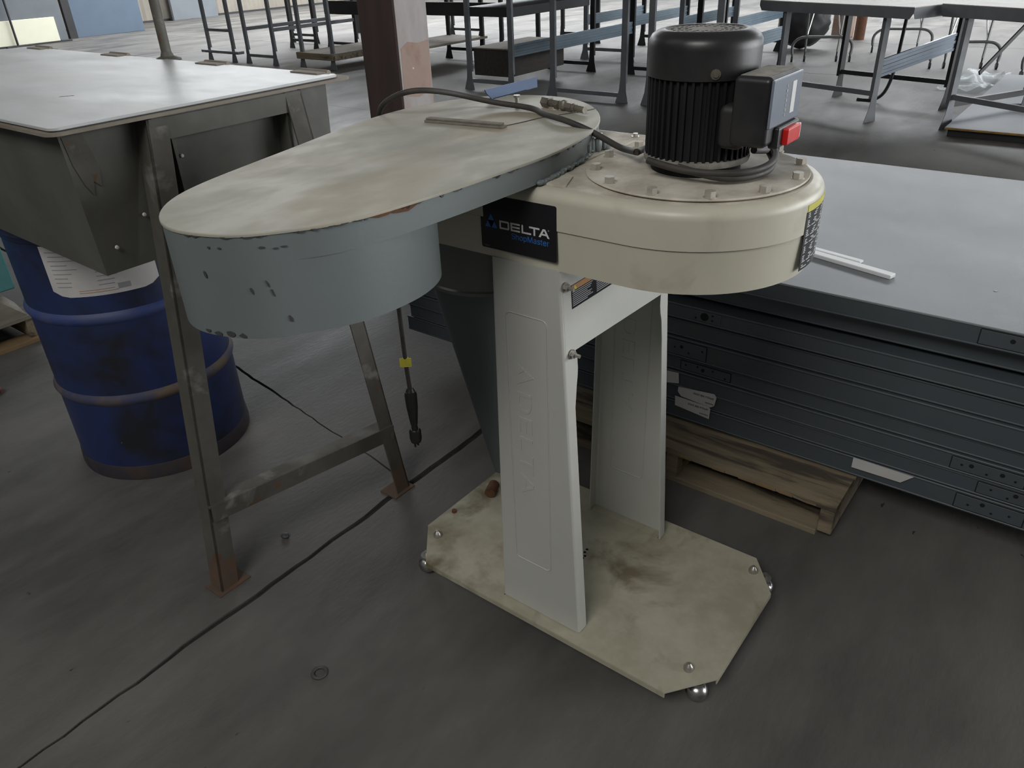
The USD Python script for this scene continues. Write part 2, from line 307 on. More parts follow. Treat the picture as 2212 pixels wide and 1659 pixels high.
# ================================================================== the setting
fl = T('floor', 'stained grey concrete slab floor of the hall with dark open joints', 'floor', (0, 0, 0), kind='structure')
def jag(p0, p1, step, amp, seed):
    g = np.random.default_rng(seed); p0, p1 = np.array(p0, float), np.array(p1, float); L = np.linalg.norm(p1 - p0); n = max(2, int(L / step))
    t = np.linspace(0, 1, n + 1); d = (p1 - p0) / L; s = np.array([-d[1], d[0]])
    w = np.convolve(g.normal(size=n + 5), np.ones(3) / 3, 'same')[:n + 1] * amp
    return p0 + np.outer(t, p1 - p0) + np.outer(w, s)
def joint(p0, p1, seed, w=0.006, amp=0.004, lo=0.5, hi=1.9):
    a = jag(p0, p1, 0.045, amp, seed); g = np.random.default_rng(seed + 99); k = len(a)
    ww = w * np.clip(np.interp(np.arange(k), np.arange(0, k + 7, 7), g.uniform(lo, hi, len(np.arange(0, k + 7, 7)))), lo, hi)
    d = np.gradient(a, axis=0); d /= np.linalg.norm(d, axis=1)[:, None]; s = np.c_[-d[:, 1], d[:, 0]]
    return Polygon(np.vstack([a + s * ww[:, None], (a - s * ww[:, None])[::-1]])).buffer(0)
near = sbox(-3.0, -2.0, 6.0, 8.0)
cuts = unary_union([joint((-3.1, 1.56), (6.1, 1.55), 3, 0.006, 0.005, 0.35, 2.0), joint((1.39, 1.56), (1.62, 3.2), 4, 0.0035), joint((1.62, 3.2), (1.75, 8.1), 8, 0.005), joint((3.2, -2.1), (3.2, 1.55), 5, 0.004, 0.002)])
for k, g in enumerate(sorted(near.difference(cuts).geoms, key=lambda q: -q.area)):
    if g.area > 0.01: part(fl, 'slab', ext(g, -0.05, 0.0), concrete, smooth=False)
far_floor = sbox(-9, -12, 27, 28).difference(near.buffer(0.004)).difference(unary_union([sbox(-9, y - .006, 27, y + .006) for y in (9.6, 14.2, 19.0)] + [sbox(x - .006, -12, x + .006, 28) for x in (10.2, 13.3, 16.0)]))
for g in getattr(far_floor, 'geoms', [far_floor]): part(fl, 'slab', ext(g, -0.05, 0.0), concrete, smooth=False)
part(fl, 'joint_filler', bx(-9, 27, -12, 28, -0.06, -0.012), joint_dirt, smooth=False, label='dark dirt packed in the floor joints')

wl = T('wall_far', 'tan corrugated metal wall beyond the benches', 'wall', (12, 21.6, 0), kind='structure')
xs = np.arange(-9, 27.01, 0.08); yy = 21.6 + 0.03 * np.array([(0, 0, 1, 1)[i % 4] for i in range(len(xs))])
prof = np.vstack([np.c_[xs, yy], np.c_[xs[::-1], np.full(len(xs), 21.75)]])
part(wl, 'corrugated_sheet', ext(Polygon(prof).buffer(0), 0.0, 5.5), corrugated, smooth=False)
part(wl, 'sill_angle', bx(-9, 27, 21.54, 21.60, 0.0, 0.05), bench_dark)

# ================================================================== the dust collector
dc = T('dust_collector', 'cream wheeled shop dust collector with black motor and grey sheet metal intake duct', 'dust collector', (1.35, 0.84, 0.0))
# --- base
bp = [(1.086, 1.195), (1.086, 0.466), (1.187, 0.387), (1.514, 0.387), (1.616, 0.466), (1.616, 1.20), (1.523, 1.292), (1.205, 1.296)]
lip = []
for (a, b) in ((0, 1), (2, 3), (4, 5), (6, 7)):
    p, q = np.array([*bp[a], 0.067]), np.array([*bp[b], 0.067]); lip.append(bar(p, q, 0.0025, 0.014))
bpl = [ext(Polygon(bp), 0.0725, 0.0755)] + lip
base = part(dc, 'base_plate', bpl, base_paint, smooth=False, label='worn cream base plate with clipped corners')
for p in ((1.177, 0.452), (1.562, 0.454), (1.186, 1.241), (1.53, 1.235)):
    part(base, 'axle_nut', [lathe([(0.0, 0.0755), (0.012, 0.0755), (0.012, 0.083), (0.0095, 0.088), (0.004, 0.0945), (0, 0.095)], *p, n=12)], zinc)
for k in range(7):
    a = rng.uniform(0, 6.28); part(base, 'vent_hole', lathe([(0, 0.0757), (0.004, 0.0757), (0.004, 0.0761), (0, 0.0761)], 1.365 + 0.018 * math.cos(k), 0.86 + 0.016 * math.sin(k * 1.9) + (k == 6) * 0.25, n=10), hole_dark)
for k, p in enumerate(((1.172, 0.425), (1.122, 1.226), (1.575, 0.425), (1.575, 1.235))):
    c = part(dc, 'caster', [lathe([(0.002, 0.002), (0.012, 0.0045), (0.0235, 0.0155), (0.0265, 0.028), (0.0245, 0.039), (0.017, 0.047), (0.008, 0.0505), (0, 0.051)], *p, n=28)], chrome, label='chrome ball caster')
    part(c, 'stem', [cyl((*p, 0.045), (*p, 0.0725), 0.007, 12), cyl((*p, 0.056), (*p, 0.061), 0.017, 16)], zinc)
# --- legs: pressed channels, embossed
def channel(xf, s, label):
    zs = np.r_[np.linspace(0.078, 0.75, 14), np.linspace(0.77, 0.90, 8), 0.95, 1.008]
    rings = []
    for z in zs:
        yR, yL = 0.7135 + (z - 0.075) * 0.056, 0.9475 - (z - 0.075) * 0.019
        w = 0.033 if z < 0.70 else 0.033 + 0.016 * (0.5 - 0.5 * math.cos(min(1, (z - 0.70) / 0.09) * math.pi)) - (0.010 * (0.5 - 0.5 * math.cos(min(1, max(0, z - 0.80) / 0.05) * math.pi)))
        w = w if s > 0 else (0.034 + (0.010 if 0.74 < z < 0.84 else 0) * math.sin((z - 0.74) / 0.1 * math.pi))
        r, t = 0.008, 0.003; o, i = [], []
        a = np.linspace(0, math.pi / 2, 4)
        o += [(w, yR)] + [(r - r * math.sin(q), yR + r - r * math.cos(q)) for q in a] + [(r - r * math.cos(q), yL - r + r * math.sin(q)) for q in a] + [(w, yL)]
        r2 = r - t
        i += [(w, yR + t)] + [(r - r2 * math.sin(q), yR + r - r2 * math.cos(q)) for q in a] + [(r - r2 * math.cos(q), yL - r + r2 * math.sin(q)) for q in a] + [(w, yL - t)]
        rings.append([(xf + s * u, y, z) for u, y in o + i[::-1]])
    n = len(rings[0]); v = np.vstack(rings); f = []
    for k in range(len(rings) - 1):
        for j in range(n):
            q = (j + 1) % n; f += [(k * n + j, k * n + q, (k + 1) * n + q), (k * n + j, (k + 1) * n + q, (k + 1) * n + j)]
    h = n // 2
    for k in (0, (len(rings) - 1) * n):
        for j in range(h - 1):
            f += [(k + j, k + j + 1, k + n - 1 - j - 1), (k + j, k + n - 2 - j, k + n - 1 - j)]
    m = trimesh.Trimesh(v, f, process=False); m.fix_normals()
    L = part(dc, 'leg', m, leg_paint, smooth=30, label=label)
    xo, xi = xf - s * 0.0002, xf + s * 0.0032
    bead = []
    for a, b, z0, z1 in ((0.897, 0.795, 0.235, 0.897),):
        c = 0.012; loop = []
        for (cy, cz, a0) in ((b + c, z1 - c, 90), (b + c, z0 + c, 180), (a - c, z0 + c, 270), (a - c, z1 - c, 0)):
            loop += [(cy + c * math.cos(math.radians(a0 + q)), cz + c * math.sin(math.radians(a0 + q))) for q in (0, 30, 60, 90)]
        for X in (xo, xi): bead.append(tube([(X + (0.0007 if X == xo else -0.0007) * s, y, z) for y, z in loop], 0.0019, 6, closed=True))
    part(L, 'pressed_bead', bead, leg_paint, smooth=True)
    tx = meshkit.text_mesh('DELTA', 0.036, 0.0012, bold=False); sc = 0.27 / (tx.bounds[1, 0] - tx.bounds[0, 0]); tx.apply_scale((sc, 1, 1))
    tri = trimesh.creation.extrude_polygon(Polygon([(-0.062, 0), (-0.012, 0), (-0.037, 0.044)]).difference(Polygon([(-0.0495, 0.02), (-0.0245, 0.02), (-0.037, 0.003)])), 0.0012, engine='earcut')
    tx = cat([tx, tri]); o = (xf + s * 0.0003, 0.874, 0.72)
    if s > 0: a = place(tx, o, (0, 0, -1), (0, -1, 0))
    else: a = place(tx, (xf + s * 0.0039, 0.838, 0.72), (0, 0, -1), (0, 1, 0)); a.apply_translation((0.0016 * 0, 0, 0))
    part(L, 'embossed_lettering', a, leg_paint, smooth=False)
    part(L, 'foot_flange', bx(min(xf + s * 0.003, xf + s * 0.032), max(xf + s * 0.003, xf + s * 0.032), 0.722, 0.94, 0.0755, 0.0785), base_paint)
    return L
channel(1.117, 1, 'nearer pale grey pressed steel leg')
channel(1.566, -1, 'farther pale grey pressed steel leg, open inner side showing')
# --- brace on the right side, with warning label and bolts
def yb(z): return 0.7135 + (z - 0.075) * 0.056 - 0.0003
def on_brace(X, z, off=0.0): return (X, yb(z) - off, z)
def brace_quad(pts, t0, t1):
    v = [on_brace(x, z, t1) for x, z in pts] + [on_brace(x, z, t0) for x, z in pts]; n = len(pts); f = []
    for j in range(1, n - 1): f += [(0, j, j + 1), (n, n + j + 1, n + j)]
    for j in range(n):
        q = (j + 1) % n; f += [(j, n + j, n + q), (j, n + q, q)]
    m = trimesh.Trimesh(v, f, process=False); m.fix_normals(); return m
br = part(dc, 'brace', brace_quad([(1.126, 0.829), (1.552, 0.815), (1.552, 1.008), (1.126, 1.008)], -0.0025, 0.0), leg_paint, smooth=False)
part(dc, 'brace', bx(1.13, 1.55, 0.905, 0.908, 0.83, 1.008), leg_paint, smooth=False)
wlab = part(dc, 'warning_label', brace_quad([(1.1545, 0.919), (1.335, 0.919), (1.335, 0.968), (1.1545, 0.968)], 0.0, 0.0005), label_black, smooth=False, label='black warning label with orange heading')
part(wlab, 'heading', brace_quad([(1.156, 0.9555), (1.285, 0.9555), (1.285, 0.967), (1.156, 0.967)], 0.0005, 0.0008), label_orange, smooth=False)
part(wlab, 'warning_triangle', brace_quad([(1.160, 0.9565), (1.174, 0.9565), (1.167, 0.9663)], 0.0008, 0.0011), label_yellow, smooth=False)
lines = []
for c in (0, 1):
    for k in range(8):
        x0 = 1.1575 + c * 0.088; w = 0.074 - (0.02 if k in (3, 7) else 0.004 * ((k * 7) % 3)); z = 0.9515 - k * 0.0040
        lines.append(brace_quad([(x0, z), (x0 + w, z), (x0 + w, z + 0.0019), (x0, z + 0.0019)], 0.0005, 0.0007))
part(wlab, 'print_line', lines, label_grey, smooth=False, kind='stuff')
for X, z in ((1.1335, 0.972), (1.1435, 0.826), (1.548, 0.972), (1.548, 0.826)):
    y = yb(z)
    b = part(dc, 'bolt', [cyl((X, y - 0.001, z), (X, y - 0.010, z), 0.0075, 6), cyl((X, y - 0.0015, z), (X, y - 0.003, z), 0.0105, 16)], zinc, smooth=False)
    part(b, 'thread', cyl((X, y - 0.009, z), (X, y - 0.021, z), 0.0040, 10), zinc)
# --- fan housing
HC = (1.356, 0.628)
def housing_outline(R, ins=0.0):
    R = R - ins; a = np.radians(np.linspace(180, 360, 41)); pts = [(HC[0] + R * math.cos(t), HC[1] + R * math.sin(t)) for t in a]
    xr, xl = HC[0] + R, HC[0] - R
    rr = [(xr + (0.004 - 0) * k / 8, HC[1] + 0.62 * k / 8) for k in range(1, 9)]; ll = [(xl - 0.004 * (8 - k) / 8, HC[1] + 0.62 * (8 - k) / 8) for k in range(0, 8)]
    return np.array(pts + rr + ll)
def tapered(R0, R1, z0, z1, rnd=None):
    if rnd: return rounded_slab(housing_outline(R1), z0, z1, rnd)
    a, b = housing_outline(R0), housing_outline(R1); n = len(a); v = np.vstack([np.c_[a, np.full(n, z0)], np.c_[b, np.full(n, z1)]]); f = []
    for j in range(n):
        q = (j + 1) % n; f += [(j, q, n + q), (j, n + q, n + j)]
    for ring, z, fl_ in ((a, z0, -1), (b, z1, 1)):
        vv, ff = trimesh.creation.triangulate_polygon(Polygon(ring), engine='earcut'); ff = np.array(ff)
        t = vv[ff]; s = np.cross(t[:, 1] - t[:, 0], t[:, 2] - t[:, 0]).sum()
        if s * fl_ < 0: ff = ff[:, ::-1]
        f += [tuple(x + len(v)) for x in ff] if False else []
        off = len(v); v = np.vstack([v, np.c_[vv, np.full(len(vv), z)]]); f += [tuple(int(y) + off for y in x) for x in ff]
    return trimesh.Trimesh(v, f, process=False)
hs = part(dc, 'fan_housing', [tapered(0.2345, 0.2395, 1.008, 1.0868), rounded_slab(housing_outline(0.2425), 1.0885, 1.161, 0.022)], cream, smooth=50, label='cream scroll shaped fan housing')
part(hs, 'seam_bead', tapered(0.236, 0.236, 1.0862, 1.0890), hole_dark, smooth=False)
dt = [(HC[0] + (0.2425 - 0.023) * math.cos(t), HC[1] + (0.2425 - 0.023) * math.sin(t)) for t in np.radians(np.linspace(180, 360, 41))] + [(HC[0] + 0.2195, 1.235), (HC[0] - 0.2195, 1.235)]
part(hs, 'dust_film', ext(Polygon(dt), 1.1608, 1.1613), cream_dusty, smooth=False, label='brown dust lying on the housing top')
ol = [(1.140, 0.846), (1.142, 0.766), (1.205, 0.792), (1.235, 0.835), (1.52, 0.835), (1.55, 0.80), (1.566, 0.80), (1.566, 1.23), (1.14, 1.23)]
part(hs, 'outlet_plate', ext(Polygon(ol), 1.1613, 1.1642), cream_dusty, smooth=False)
fd = part(dc, 'motor_flange', [cyl((1.356, 0.618, 1.1613), (1.356, 0.618, 1.1640), 0.198, 64), lathe([(0.0, 1.1640), (0.2045, 1.1640), (0.2055, 1.1655), (0.2045, 1.1680), (0.11, 1.1700), (0, 1.1705)], 1.356, 0.618, 72)], cream_dusty, smooth=30, label='round dusty mounting flange under the motor')
for k, (x, y) in enumerate(((1.35, 0.801), (1.254, 0.773), (1.188, 0.703), (1.164, 0.605), (1.193, 0.513), (1.266, 0.448), (1.372, 0.430), (1.470, 0.459), (1.544, 0.530), (1.552, 0.640), (1.520, 0.735), (1.450, 0.790))):
    part(fd, 'flange_bolt', [cyl((x, y, 1.1675), (x, y, 1.1692), 0.0115, 14), cyl((x, y, 1.169), (x, y, 1.1795), 0.0100, 6)], dusty_zinc, smooth=False)
for x, y in ((1.506, 0.918), (1.543, 0.850), (1.470, 0.878)):
    part(hs, 'cover_screw', [cyl((x, y, 1.1640), (x, y, 1.1660), 0.009, 14), cyl((x, y, 1.166), (x, y, 1.172), 0.006, 6)], zinc, smooth=False)
# --- name plate
XP = HC[0] - 0.2425 - 0.0012
def plate_poly(y0, y1, z0, z1, r):
    return sbox(-y0, z0, -y1, z1).buffer(-r).buffer(r)
def on_side(m, x): return place(m, (x, 0, 0), (0, -1, 0), (0, 0, 1))
np_ = part(dc, 'name_plate', on_side(trimesh.creation.extrude_polygon(plate_poly(0.945, 0.7665, 1.0275, 1.1345, 0.004), 0.0030, engine='earcut'), XP + 0.0022), label_black, smooth=False, label='black DELTA ShopMaster name plate')
xs_ = XP - 0.0006
tr = lambda cy, cz, w, h: Polygon([(-cy - w / 2, cz), (-cy + w / 2, cz), (-cy, cz + h)])
logo = unary_union([tr(0.9268, 1.0705, 0.0150, 0.0132), tr(0.9108, 1.0705, 0.0150, 0.0132), tr(0.9188, 1.0848, 0.0150, 0.0132)])
part(np_, 'triangle_emblem', on_side(trimesh.util.concatenate([trimesh.creation.extrude_polygon(g, 0.0006, engine='earcut') for g in logo.geoms]), xs_), label_blue, smooth=False)
part(np_, 'emblem_ground', on_side(trimesh.creation.extrude_polygon(Polygon([(-0.9188 - 0.0165, 1.0697), (-0.9188 + 0.0165, 1.0697), (-0.9188, 1.1)]), 0.0004, engine='earcut'), xs_ + 0.0002), label_blue2, smooth=False)
def lettering(txt, y0, z0, cap, length, bold, x):
    m = meshkit.text_mesh(txt, cap, 0.0006, bold=bold); b = m.bounds
    m.apply_translation((-b[0, 0], 0, 0)); m.apply_scale((length / (b[1, 0] - b[0, 0]), 1, 1))
    return place(m, (x, y0, z0), (0, -1, 0), (0, 0, 1))
# wide square capitals drawn stroke by stroke
def block_caps():
    s = 0.0034; h = 0.0165; q = []
    def R(x0, y0, x1, y1): return sbox(x0, y0, x1, y1)
    D = R(0, 0, 0.021, h).buffer(-0.003, join_style=1).buffer(0.003, join_style=1).union(R(0, 0, 0.01, h)).difference(R(s, s, 0.021 - s, h - s)); q.append((D, 0))
    E_ = unary_union([R(0, 0, s, h), R(0, 0, 0.0195, s), R(0, h - s, 0.0195, h), R(0, h / 2 - s / 2, 0.019, h / 2 + s / 2)]); q.append((E_, 0.0238))
    L_ = unary_union([R(0, 0, s, h), R(0, 0, 0.0195, s)]); q.append((L_, 0.0468))
    T_ = unary_union([R(0, h - s, 0.021, h), R(0.0105 - s / 2, 0, 0.0105 + s / 2, h)]); q.append((T_, 0.0625))
    A_ = Polygon([(0, 0), (0.0042, 0), (0.0062, 0.0042), (0.0158, 0.0042), (0.0178, 0), (0.022, 0), (0.0135, h), (0.0085, h)]).difference(Polygon([(0.0078, 0.0075), (0.0142, 0.0075), (0.0110, 0.0135)])); q.append((A_, 0.0815))
    sc = 0.117 / (0.0815 + 0.022)
    import shapely.affinity as af
    return cat([ext(af.scale(af.translate(p, dx, 0), sc, 1, origin=(0, 0)), 0, 0.0006) for p, dx in q])
part(np_, 'lettering_delta', place(block_caps(), (xs_, 0.8985, 1.0715), (0, -1, 0), (0, 0, 1)), label_white, smooth=False)
part(np_, 'lettering_shopmaster', lettering('ShopMaster', 0.870, 1.0563, 0.0112, 0.087, False, xs_), label_blue, smooth=False)
part(np_, 'registered_mark', on_side(trimesh.creation.extrude_polygon(Point(-0.784, 1.0865).buffer(0.0014).difference(Point(-0.784, 1.0865).buffer(0.0008)), 0.0004, engine='earcut'), xs_), label_grey, smooth=False)
part(np_, 'fine_print', lettering('TM 1.0', 0.9375, 1.0312, 0.0022, 0.011, False, xs_), label_grey, smooth=False)
# --- instruction label wrapped on the round side
def wrap(a0, a1, z0, z1, R, t, n=10):
    a = np.radians(np.linspace(a0, a1, n)); v, f = [], []
    for r in (R, R + t):
        for z in (z0, z1): v += [(HC[0] + r * math.cos(q), HC[1] + r * math.sin(q), z) for q in a]
    for j in range(n - 1):
        f += [(2 * n + j, 2 * n + j + 1, 3 * n + j + 1), (2 * n + j, 3 * n + j + 1, 3 * n + j), (n + j, 3 * n + j, 3 * n + j + 1), (n + j, 3 * n + j + 1, n + j + 1), (j, j + 1, 2 * n + j + 1), (j, 2 * n + j + 1, 2 * n + j)]
    f += [(0, 2 * n, 3 * n), (0, 3 * n, n), (n - 1, 4 * n - 1, 3 * n - 1), (n - 1, 2 * n - 1, 4 * n - 1)]
    m = trimesh.Trimesh(v, f, process=False); m.fix_normals(); return m
RL = 0.2426
il = part(dc, 'instruction_label', wrap(-99, -52, 1.021, 1.128, RL, 0.0008), label_black, smooth=40, label='tall instruction label of small print')
part(il, 'heading', wrap(-98.5, -53, 1.128, 1.140, RL, 0.0008), label_yellow, smooth=40)
ln = []
for k in range(30):
    if k in (3, 8, 13, 17, 22, 27): continue
    ln.append(wrap(-97.5, -97.5 + (44 - (15 if k in (7, 12, 16, 26) else 3 * (k % 3)) - (33 if k == 29 else 0)), 1.1240 - k * 0.0034, 1.1257 - k * 0.0034, RL + 0.0008, 0.0002, 6))
part(il, 'print_line', ln, label_white, smooth=False, kind='stuff')
# --- motor
MC = (1.355, 0.6175)
mo = part(dc, 'motor_body', None or [lathe([(0, 1.170), (0.082, 1.170), (0.082, 1.192), (0, 1.192)], *MC, 48),
     ext(unary_union([Point(*MC).buffer(0.088, 48)] + [Polygon([(MC[0] + r * math.cos(t + d), MC[1] + r * math.sin(t + d)) for r, d in ((0.085, -0.032), (0.0945, -0.024), (0.0945, 0.024), (0.085, 0.032))]) for t in np.linspace(0, 2 * math.pi, 44, endpoint=False)]), 1.197, 1.336)], black_iron, smooth=25, label='ribbed black electric motor body')
part(mo, 'end_bell', lathe([(0.08, 1.186), (0.095, 1.188), (0.0965, 1.193), (0.0955, 1.199), (0.088, 1.2)], *MC, 56), grey_dust, smooth=30)
cp = part(dc, 'fan_cover', lathe([(0.090, 1.334), (0.0972, 1.334), (0.0978, 1.380), (0.0965, 1.391), (0.091, 1.400), (0.081, 1.406), (0.072, 1.408), (0.069, 1.4075), (0.068, 1.4055), (0, 1.4055)], *MC, 72), black_plastic, smooth=50, label='black plastic fan cover on top of the motor')
gr = [ext(Point(*MC).buffer(0.067, 32), 1.4052, 1.4062)] 
part(cp, 'vent_grille', gr, grey_dust, smooth=False, label='dusty grey vent disc')
sl = []
for ring, nn in ((0.058, 26), (0.046, 20), (0.034, 14)):
    for t in np.linspace(0, 2 * math.pi, nn, endpoint=False): sl.append(cyl((MC[0] + ring * math.cos(t), MC[1] + ring * math.sin(t), 1.406), (MC[0] + ring * math.cos(t), MC[1] + ring * math.sin(t), 1.4066), 0.0028, 8))
part(cp, 'vent_hole', sl, hole_dark, smooth=False, kind='stuff')
ta = math.radians(217); d_ = np.array([math.cos(ta), math.sin(ta), 0]); pc = np.array([*MC, 1.3455]) + d_ * 0.0975
part(cp, 'screw', [cyl(pc - d_ * 0.003, pc + d_ * 0.0015, 0.0085, 18), cyl(pc, pc + d_ * 0.0035, 0.0050, 14)], brass, smooth=30, label='brass screw')
# --- switch box
sw = part(dc, 'switch_box', [rbx(1.250, 1.385, 0.452, 0.516, 1.240, 1.350, 0.010), rbx(1.268, 1.37, 0.50, 0.545, 1.228, 1.30, 0.012)], black_plastic, smooth=40, label='black switch box on the side of the motor')
part(sw, 'lid_dust', bx(1.259, 1.376, 0.461, 0.508, 1.3496, 1.3506), grey_dust, smooth=False)
part(sw, 'front_plate', rbx(1.2515, 1.381, 0.4485, 0.4535, 1.2715, 1.346, 0.002, 6), slate_plastic, smooth=40)
part(sw, 'data_sticker', bx(1.334, 1.3515, 0.4477, 0.4486, 1.284, 1.334), label_white, smooth=False)
tick = [bx(1.309, 1.3125 + 0.002 * (k % 2), 0.4479, 0.4486, 1.283 + k * 0.0075, 1.2875 + k * 0.0075) for k in range(7)]
part(sw, 'print_mark', tick, label_grey, smooth=False, kind='stuff')
part(sw, 'switch_well', [rbx(1.282, 1.378, 0.443, 0.46, 1.2345, 1.2695, 0.004, 6)], black_plastic, smooth=40)
part(sw, 'rocker_switch', [rbx(1.301, 1.360, 0.4335, 0.452, 1.2385, 1.2655, 0.003, 6)], red_plastic, smooth=40, label='red rocker switch')
part(sw, 'switch_side', [bx(1.3605, 1.3665, 0.4355, 0.452, 1.2400, 1.2645, 0.001)], label_white, smooth=False)
# --- power cord
th = np.linspace(math.radians(140), math.radians(140 - 360 * 1.55), 90)
loop = np.c_[MC[0] + (0.108 + 0.012 * np.sin(th * 1.3 + 1)) * np.cos(th), MC[1] + (0.108 + 0.012 * np.sin(th * 1.3 + 1)) * np.sin(th), 1.189 - 0.010 * np.cos(th - math.radians(225)) + 0.008 * np.linspace(-0.2, 1, 90)]
lead = spline([(1.316, 0.494, 1.222), (1.40, 0.502, 1.205), (1.452, 0.55, 1.197), (1.463, 0.615, 1.192), (1.43, 0.70, 1.187)], 24)
loop2 = spline([(1.245, 0.60, 1.196), (1.262, 0.525, 1.183), (1.33, 0.482, 1.1795), (1.42, 0.497, 1.186), (1.474, 0.56, 1.203), (1.472, 0.63, 1.201), (1.43, 0.71, 1.192)], 40)
loop3 = spline([(1.2475, 0.66, 1.200), (1.243, 0.575, 1.192), (1.285, 0.498, 1.190), (1.36, 0.476, 1.193), (1.44, 0.508, 1.205), (1.482, 0.575, 1.213), (1.462, 0.655, 1.203)], 40)
run = spline([(1.43, 0.71, 1.192), (1.36, 0.735, 1.186), (1.305, 0.715, 1.196), (1.335, 0.745, 1.189), (1.362, 0.785, 1.186), (1.378, 0.845, 1.200), (1.383, 0.918, 1.2185), (1.44, 1.03, 1.218), (1.468, 1.075, 1.2185), (1.462, 1.16, 1.224), (1.43, 1.225, 1.238), (1.365, 1.25, 1.258), (1.30, 1.29, 1.266), (1.29, 1.34, 1.25), (1.300, 1.395, 1.215), (1.315, 1.425, 1.14), (1.318, 1.435, 1.0), (1.330, 1.445, 0.75), (1.340, 1.452, 0.46), (1.345, 1.455, 0.41)], 220)
pcord = part(dc, 'power_cord', [tube(lead, 0.0062, 10), tube(loop2, 0.0062, 10), tube(loop3, 0.0062, 10), tube(run, 0.0064, 10)], rubber, smooth=60, label='black power cord looped round the motor and hung over the duct')
e = np.array([1.345, 1.455, 0.41])
part(pcord, 'plug', [cyl(e + (0, 0, .012), e - (0.0, 0, 0.004), 0.0085, 16, 0.016), lathe([(0.0, e[2] - 0.115), (0.011, e[2] - 0.113), (0.014, e[2] - 0.085), (0.0175, e[2] - 0.05), (0.0185, e[2] - 0.012), (0.016, e[2]), (0, e[2])], e[0], e[1], 20), lathe([(0, e[2] - 0.135), (0.0095, e[2] - 0.134), (0.0095, e[2] - 0.112), (0, e[2] - 0.112)], e[0], e[1], 16),
     lathe([(0, e[2] - 0.178), (0.016, e[2] - 0.177), (0.0185, e[2] - 0.165), (0.0180, e[2] - 0.138), (0.013, e[2] - 0.132), (0, e[2] - 0.132)], e[0], e[1], 18), bar(e + (-0.006, 0, -0.195), e + (-0.006, 0, -0.175), 0.002, 0.007, (0, 1, 0)), bar(e + (0.006, 0, -0.195), e + (0.006, 0, -0.175), 0.002, 0.007, (0, 1, 0))], black_plastic, smooth=40, label='black plug on the hanging end')
tg = (1.3375, 1.4505, 0.515)
part(pcord, 'cord_tag', [place(trimesh.creation.extrude_polygon(sbox(-0.017, -0.014, 0.017, 0.014).buffer(-0.003).buffer(0.003), 0.0015, engine='earcut'), np.array(tg) + (-0.005, -0.004, 0), (0.62, -0.78, 0.0), (0.05, 0.03, 1)), cyl((tg[0], tg[1], tg[2] - 0.012), (tg[0], tg[1], tg[2] + 0.012), 0.0085, 14)], label_yellow, smooth=30, label='yellow tag on the cord')
# --- grey duct: flat box with round ends, deep drum at the left, cone below at the right
def smooth_closed(pts, n=120):
    from scipy.interpolate import CubicSpline
    p = np.vstack([pts, pts[:1]]); t = np.r_[0, np.cumsum(np.sqrt(np.linalg.norm(np.diff(p, axis=0), axis=1)))]
    return CubicSpline(t, p, bc_type='periodic')(np.linspace(0, t[-1], n, endpoint=False))
dpts = np.array([(.544, 1.043), (.551, .997), (.567, .955), (.59, .924), (.63, .892), (.695, .854), (.809, .832), (.925, .822), (1.044, .817), (1.18, .816), (1.316, .838), (1.43, .876), (1.53, .938), (1.61, 1.018), (1.655, 1.11), (1.650, 1.20), (1.605, 1.285), (1.515, 1.35), (1.40, 1.378), (1.25, 1.372), (1.075, 1.331), (.923, 1.288), (.73, 1.233), (.642, 1.193), (.590, 1.148), (.556, 1.095)])
dout = smooth_closed(dpts); DP = Polygon(dout)
duct = part(dc, 'intake_duct', [ext(DP.buffer(-0.002), 1.1645, 1.2065)], grey_duct, smooth=40, label='grey painted sheet metal intake duct with round ends')
jit = np.random.default_rng(5).normal(size=len(dout)) * 0.0006
part(duct, 'top_plate', rounded_slab(dout, 1.2062, 1.2105, 0.0015, 3), duct_top, smooth=30, label='dusty top plate of the duct')
drp = np.array([(.546,1.043),(.553,.997),(.569,.955),(.592,.924),(.632,.893),(.697,.856),(.755,.842),(.815,.840),(.870,.851),(.92,.879),(.952,.921),(.972,.97),(.98,1.04),(.975,1.13),(.945,1.22),(.885,1.272),(.80,1.25),(.73,1.228),(.642,1.188),(.592,1.146),(.558,1.095)])
drl = smooth_closed(drp); ring = Polygon(drl).intersection(DP.buffer(-0.0012))
dr = part(duct, 'drop_collar', ext(ring.difference(ring.buffer(-0.003)), 1.048, 1.2060), grey_duct, smooth=40, label='deep round grey collar under the left end of the duct')
# chipped edge: bare dark patches along the rim, and paint chips on the collar
g9 = np.random.default_rng(21); chips = []
def chip_at(x, y, z, pts, out=0.0022):
    k = int(np.argmin(np.hypot(dout[:, 0] - x, dout[:, 1] - y))); d = dout[(k + 1) % len(dout)] - dout[k - 1]; d /= np.linalg.norm(d); n_ = np.array([d[1], -d[0]])
    c = dout[k] + d * ((np.array([x, y]) - dout[k]) @ d) - n_ * 0.0012
    return place(trimesh.creation.extrude_polygon(Polygon(pts).buffer(0.0004), 0.0008, engine='earcut'), (*c, z), (*d, 0), (0, 0, 1))
for k in range(46):
    i = int(g9.integers(2, 52)); t_ = g9.uniform(); p = dout[i] * (1 - t_) + dout[i + 1] * t_
    L, hh = g9.uniform(0.003, 0.012), g9.uniform(0.0008, 0.0030) * (1.6 if 20 < i < 40 else 1)
    chips.append(chip_at(p[0], p[1], 1.2060, [(-L, 0.0004), (-L * .6, -hh * g9.uniform(.3, 1)), (-.1 * L, -hh), (L * .4, -hh * g9.uniform(.2, 1)), (L, 0.0004)]))
part(duct, 'edge_chip', chips, print_dark, smooth=False, kind='stuff', label='bare chipped paint along the rim')
